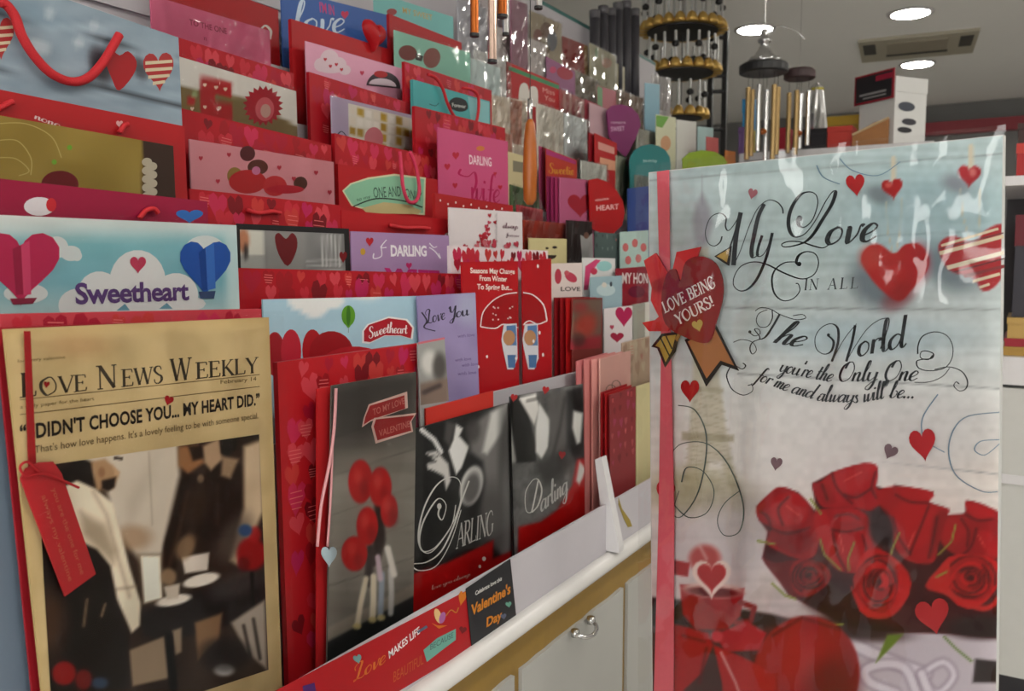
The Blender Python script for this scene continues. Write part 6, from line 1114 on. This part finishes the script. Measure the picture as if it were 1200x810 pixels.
for z0, z1, y0, y1, cl_ in ((.5, .64, -.06, .02, (70, 74, 84)), (.3, .4, -.04, .03, (60, 60, 66)), (.18, .27, -.06, .01, (50, 50, 54))):
    m_ = MB(); q = ell_pts((y0 + y1) / 2, h * (z0 + z1) / 2, abs(y1 - y0) / 2, h * (z1 - z0) / 2, 0, 16)
    ca, sa = math.cos(-.62), math.sin(-.62); V = [(c[0] + x * ca - (-w / 2 - .0012) * sa, c[1] + x * sa + (-w / 2 - .0012) * ca, c[2] + z) for x, z in q]; m_.add(V, [tuple(range(16))], cl_).build('printed_oval', PRINT, t)
ca, sa = math.cos(-.62), math.sin(-.62)
def face(y0, y1, z0, z1, x, cl_, nm, th=.003):
    V = [np.array((c[0] + x * ca - y * sa, c[1] + x * sa + y * ca, c[2] + z)) for y, z in ((y0, z0), (y1, z0), (y1, z1), (y0, z1))]
    MB().slab(V, np.array([-ca, -sa, 0]), th, cl_).build(nm, PRINT, t)
face(-w * .5, w * .62, h * .68, h * 1.12, -.155 / 2 - .006, (160, 36, 52), 'sign_frame', .004); face(-w * .45, w * .57, h * .71, h * 1.09, -.155 / 2 - .0068, (40, 38, 42), 'sign_face', .002); face(-w * .3, w * .45, h * .80, h * .83, -.155 / 2 - .0076, (150, 150, 150), 'sign_line', .001); face(-w * .3, w * .35, h * .75, h * .77, -.155 / 2 - .0076, (150, 150, 150), 'sign_line', .001); face(-w * .45, w * .0, h * .98, h * 1.06, -.155 / 2 - .0076, (170, 40, 66), 'sign_patch', .001)
le = thing('leather_pouch', 'brown leather pouch leaning before the white carton', 'pouch', onshelf(1020, 3.25))
p0, p1 = onshelf(1040, 3.245), onshelf(998, 3.245); z1_, z2_ = hgt(1040, 138, 3.245), hgt(1000, 158, 3.245)
MB().slab([np.array((3.245, p1[1], zs)), np.array((3.245, p0[1], zs)), np.array((3.245, p0[1], z1_)), np.array((3.245, p1[1] * .4 + p0[1] * .6, z1_ - .012)), np.array((3.245, p1[1], z2_))], np.array([-1.0, 0, 0]), .02).build('body', mat('brown_leather', (158, 104, 52), .5, noise=.25, nscale=30, bump=.2), le)
MB().tube([(3.243, p1[1], z2_), (3.243, p0[1], z1_)], .004, 8).build('piping', mat('pale_piping', (196, 170, 130), .5, noise=.1), le)
fo = thing('foil_package', 'crumpled silver foil package on the island shelf', 'package', onshelf(955, 3.48)); q0 = onshelf(955, 3.48); hz_ = hgt(955, 97, 3.48) - zs
fm = MB(); r_ = random.Random(9); nn = 20; V = []; prof = [(.012, 0), (.034, .02), (.04, .09), (.036, .16), (.024, hz_ - .02), (.006, hz_)]
for rr, z in prof:
    for k in range(nn): a_ = 2 * math.pi * k / nn; q_ = rr * r_.uniform(.8, 1.15); V.append((q0[0] + q_ * math.cos(a_), q0[1] + q_ * math.sin(a_), zs + z))
fm.add(V, [(i * nn + k, i * nn + (k + 1) % nn, (i + 1) * nn + (k + 1) % nn, (i + 1) * nn + k) for i in range(len(prof) - 1) for k in range(nn)] + [tuple(range(nn - 1, -1, -1)), tuple(range((len(prof) - 1) * nn, len(prof) * nn))]).build('body', STEEL, fo); MB().tube([(q0[0], q0[1], zs + hz_ - .03), (q0[0], q0[1], zs + hz_ - .022)], .026, 12).build('tie', mat('yellow_tie', (190, 180, 60), .5, noise=.1), fo)
# ------------------------------------------------------------------ side shelf with goods at the right edge
sr = thing('side_shelf', 'white shelf unit at the right edge holding boxes', 'shelf', (2.3, -.85, 0))
def rz(py, X=2.1): return hgt(1192, py, X)
RY0, RY1, RXa = -1.3, -.535, 2.12
for py, th in ((205, .02), (420, .06), (560, .02)):
    z = rz(py); MB().box((RXa, RY0, z - th), (RXa + .45, RY1, z)).build('board', WHITEPAINT, sr)
MB().box((RXa, RY1 - .018, 0), (RXa + .45, RY1 - .0, rz(560) - .02)).build('side', WHITEPAINT, sr); MB().box((RXa + .44, RY0, 0), (RXa + .45, RY1, rz(205))).build('back', mat('dark_backing', (60, 58, 62), .6, noise=.1), sr); MB().box((RXa, RY0 - .02, 0), (RXa + .45, RY0, rz(205))).build('side', WHITEPAINT, sr)
MB().box((RXa + .004, RY0, rz(800)), (RXa + .02, RY1 - .004, rz(457))).build('door', mat('pale_door', (196, 196, 192), .5, noise=.06), sr)
MB().box((RXa + .01, RY0, rz(456)), (RXa + .44, RY1 - .004, rz(449))).build('black_gap', BLACK, sr)
def shelfbox(name, label, z0, z1, y0, y1, col, x0=.03, x1=.25, lidc=None):
    t = thing(name, label, 'box', (RXa + x0, (y0 + y1) / 2, z0)); h = z1 - z0
    MB().box((RXa + x0, y0, z0 + .0005), (RXa + x1, y1, z0 + h * .7), col).build('body', PRINT, t); MB().box((RXa + x0 - .002, y0 - .002, z0 + h * .7), (RXa + x1 + .002, y1 + .002, z1), lidc or col).build('lid', PRINT, t)
zz = rz(420); shelfbox('gift_box', 'flat gold box lowest of the stack on the right edge shelf', zz, rz(409), -.82, -.55, (190, 150, 70)); shelfbox('gift_box', 'flat red box in the middle of the stack on the right edge shelf', rz(409), rz(399), -.80, -.552, (170, 34, 50)); shelfbox('gift_box', 'tan box at the top of the stack on the right edge shelf', rz(399), rz(374), -.79, -.556, (196, 160, 90))
shelfbox('gift_box', 'charcoal box standing on the tan box at the right edge', rz(374), rz(250), -.77, -.562, (52, 50, 58), .05, .22, (110, 24, 36))
zt_ = rz(205); shelfbox('gift_box', 'red foil box on top of the right edge shelf', zt_, rz(165), -.80, -.556, (186, 36, 36), .03, .2, (206, 60, 50)); shelfbox('gift_box', 'dark brown box stacked on the red foil box', rz(165), rz(140), -.78, -.556, (60, 36, 30), .04, .19)
tz = rz(140); bear = thing('teddy_bear', 'tan teddy bear sitting on boxes at the right edge', 'teddy bear', (RXa + .12, -.64, tz)); FUR = mat('tan_fur', (190, 148, 96), .9, noise=.35, nscale=160, bump=.8)
bx, by = RXa + .12, -.64
def ballm(x, y, z, rx, rz_): return MB().lathe((x, y, z), [(rx * math.cos(a_), rz_ * math.sin(a_)) for a_ in np.linspace(-1.5, 1.5, 10)], 16)
ballm(bx, by, tz + .052, .055, .052).build('body', FUR, bear, smooth=True); ballm(bx, by, tz + .135, .048, .045).build('head', FUR, bear, smooth=True)
for s_ in (-1, 1):
    ballm(bx, by + s_ * .037, tz + .172, .018, .018).build('ear', FUR, bear, smooth=True); ballm(bx - .035, by + s_ * .055, tz + .062, .02, .032).build('arm', FUR, bear, smooth=True); ballm(bx - .06, by + s_ * .036, tz + .0235, .024, .023).build('leg', FUR, bear, smooth=True); ballm(bx - .043, by + s_ * .017, tz + .148, .005, .005).build('eye', BLACK, bear, smooth=True)
ballm(bx - .045, by, tz + .125, .018, .015).build('muzzle', mat('cream_fur', (216, 190, 150), .9, noise=.3, nscale=160), bear, smooth=True); ballm(bx - .062, by, tz + .13, .006, .005).build('nose', BLACK, bear, smooth=True)
for o in bpy.data.objects:
    if '_o' in o: del o['_o']
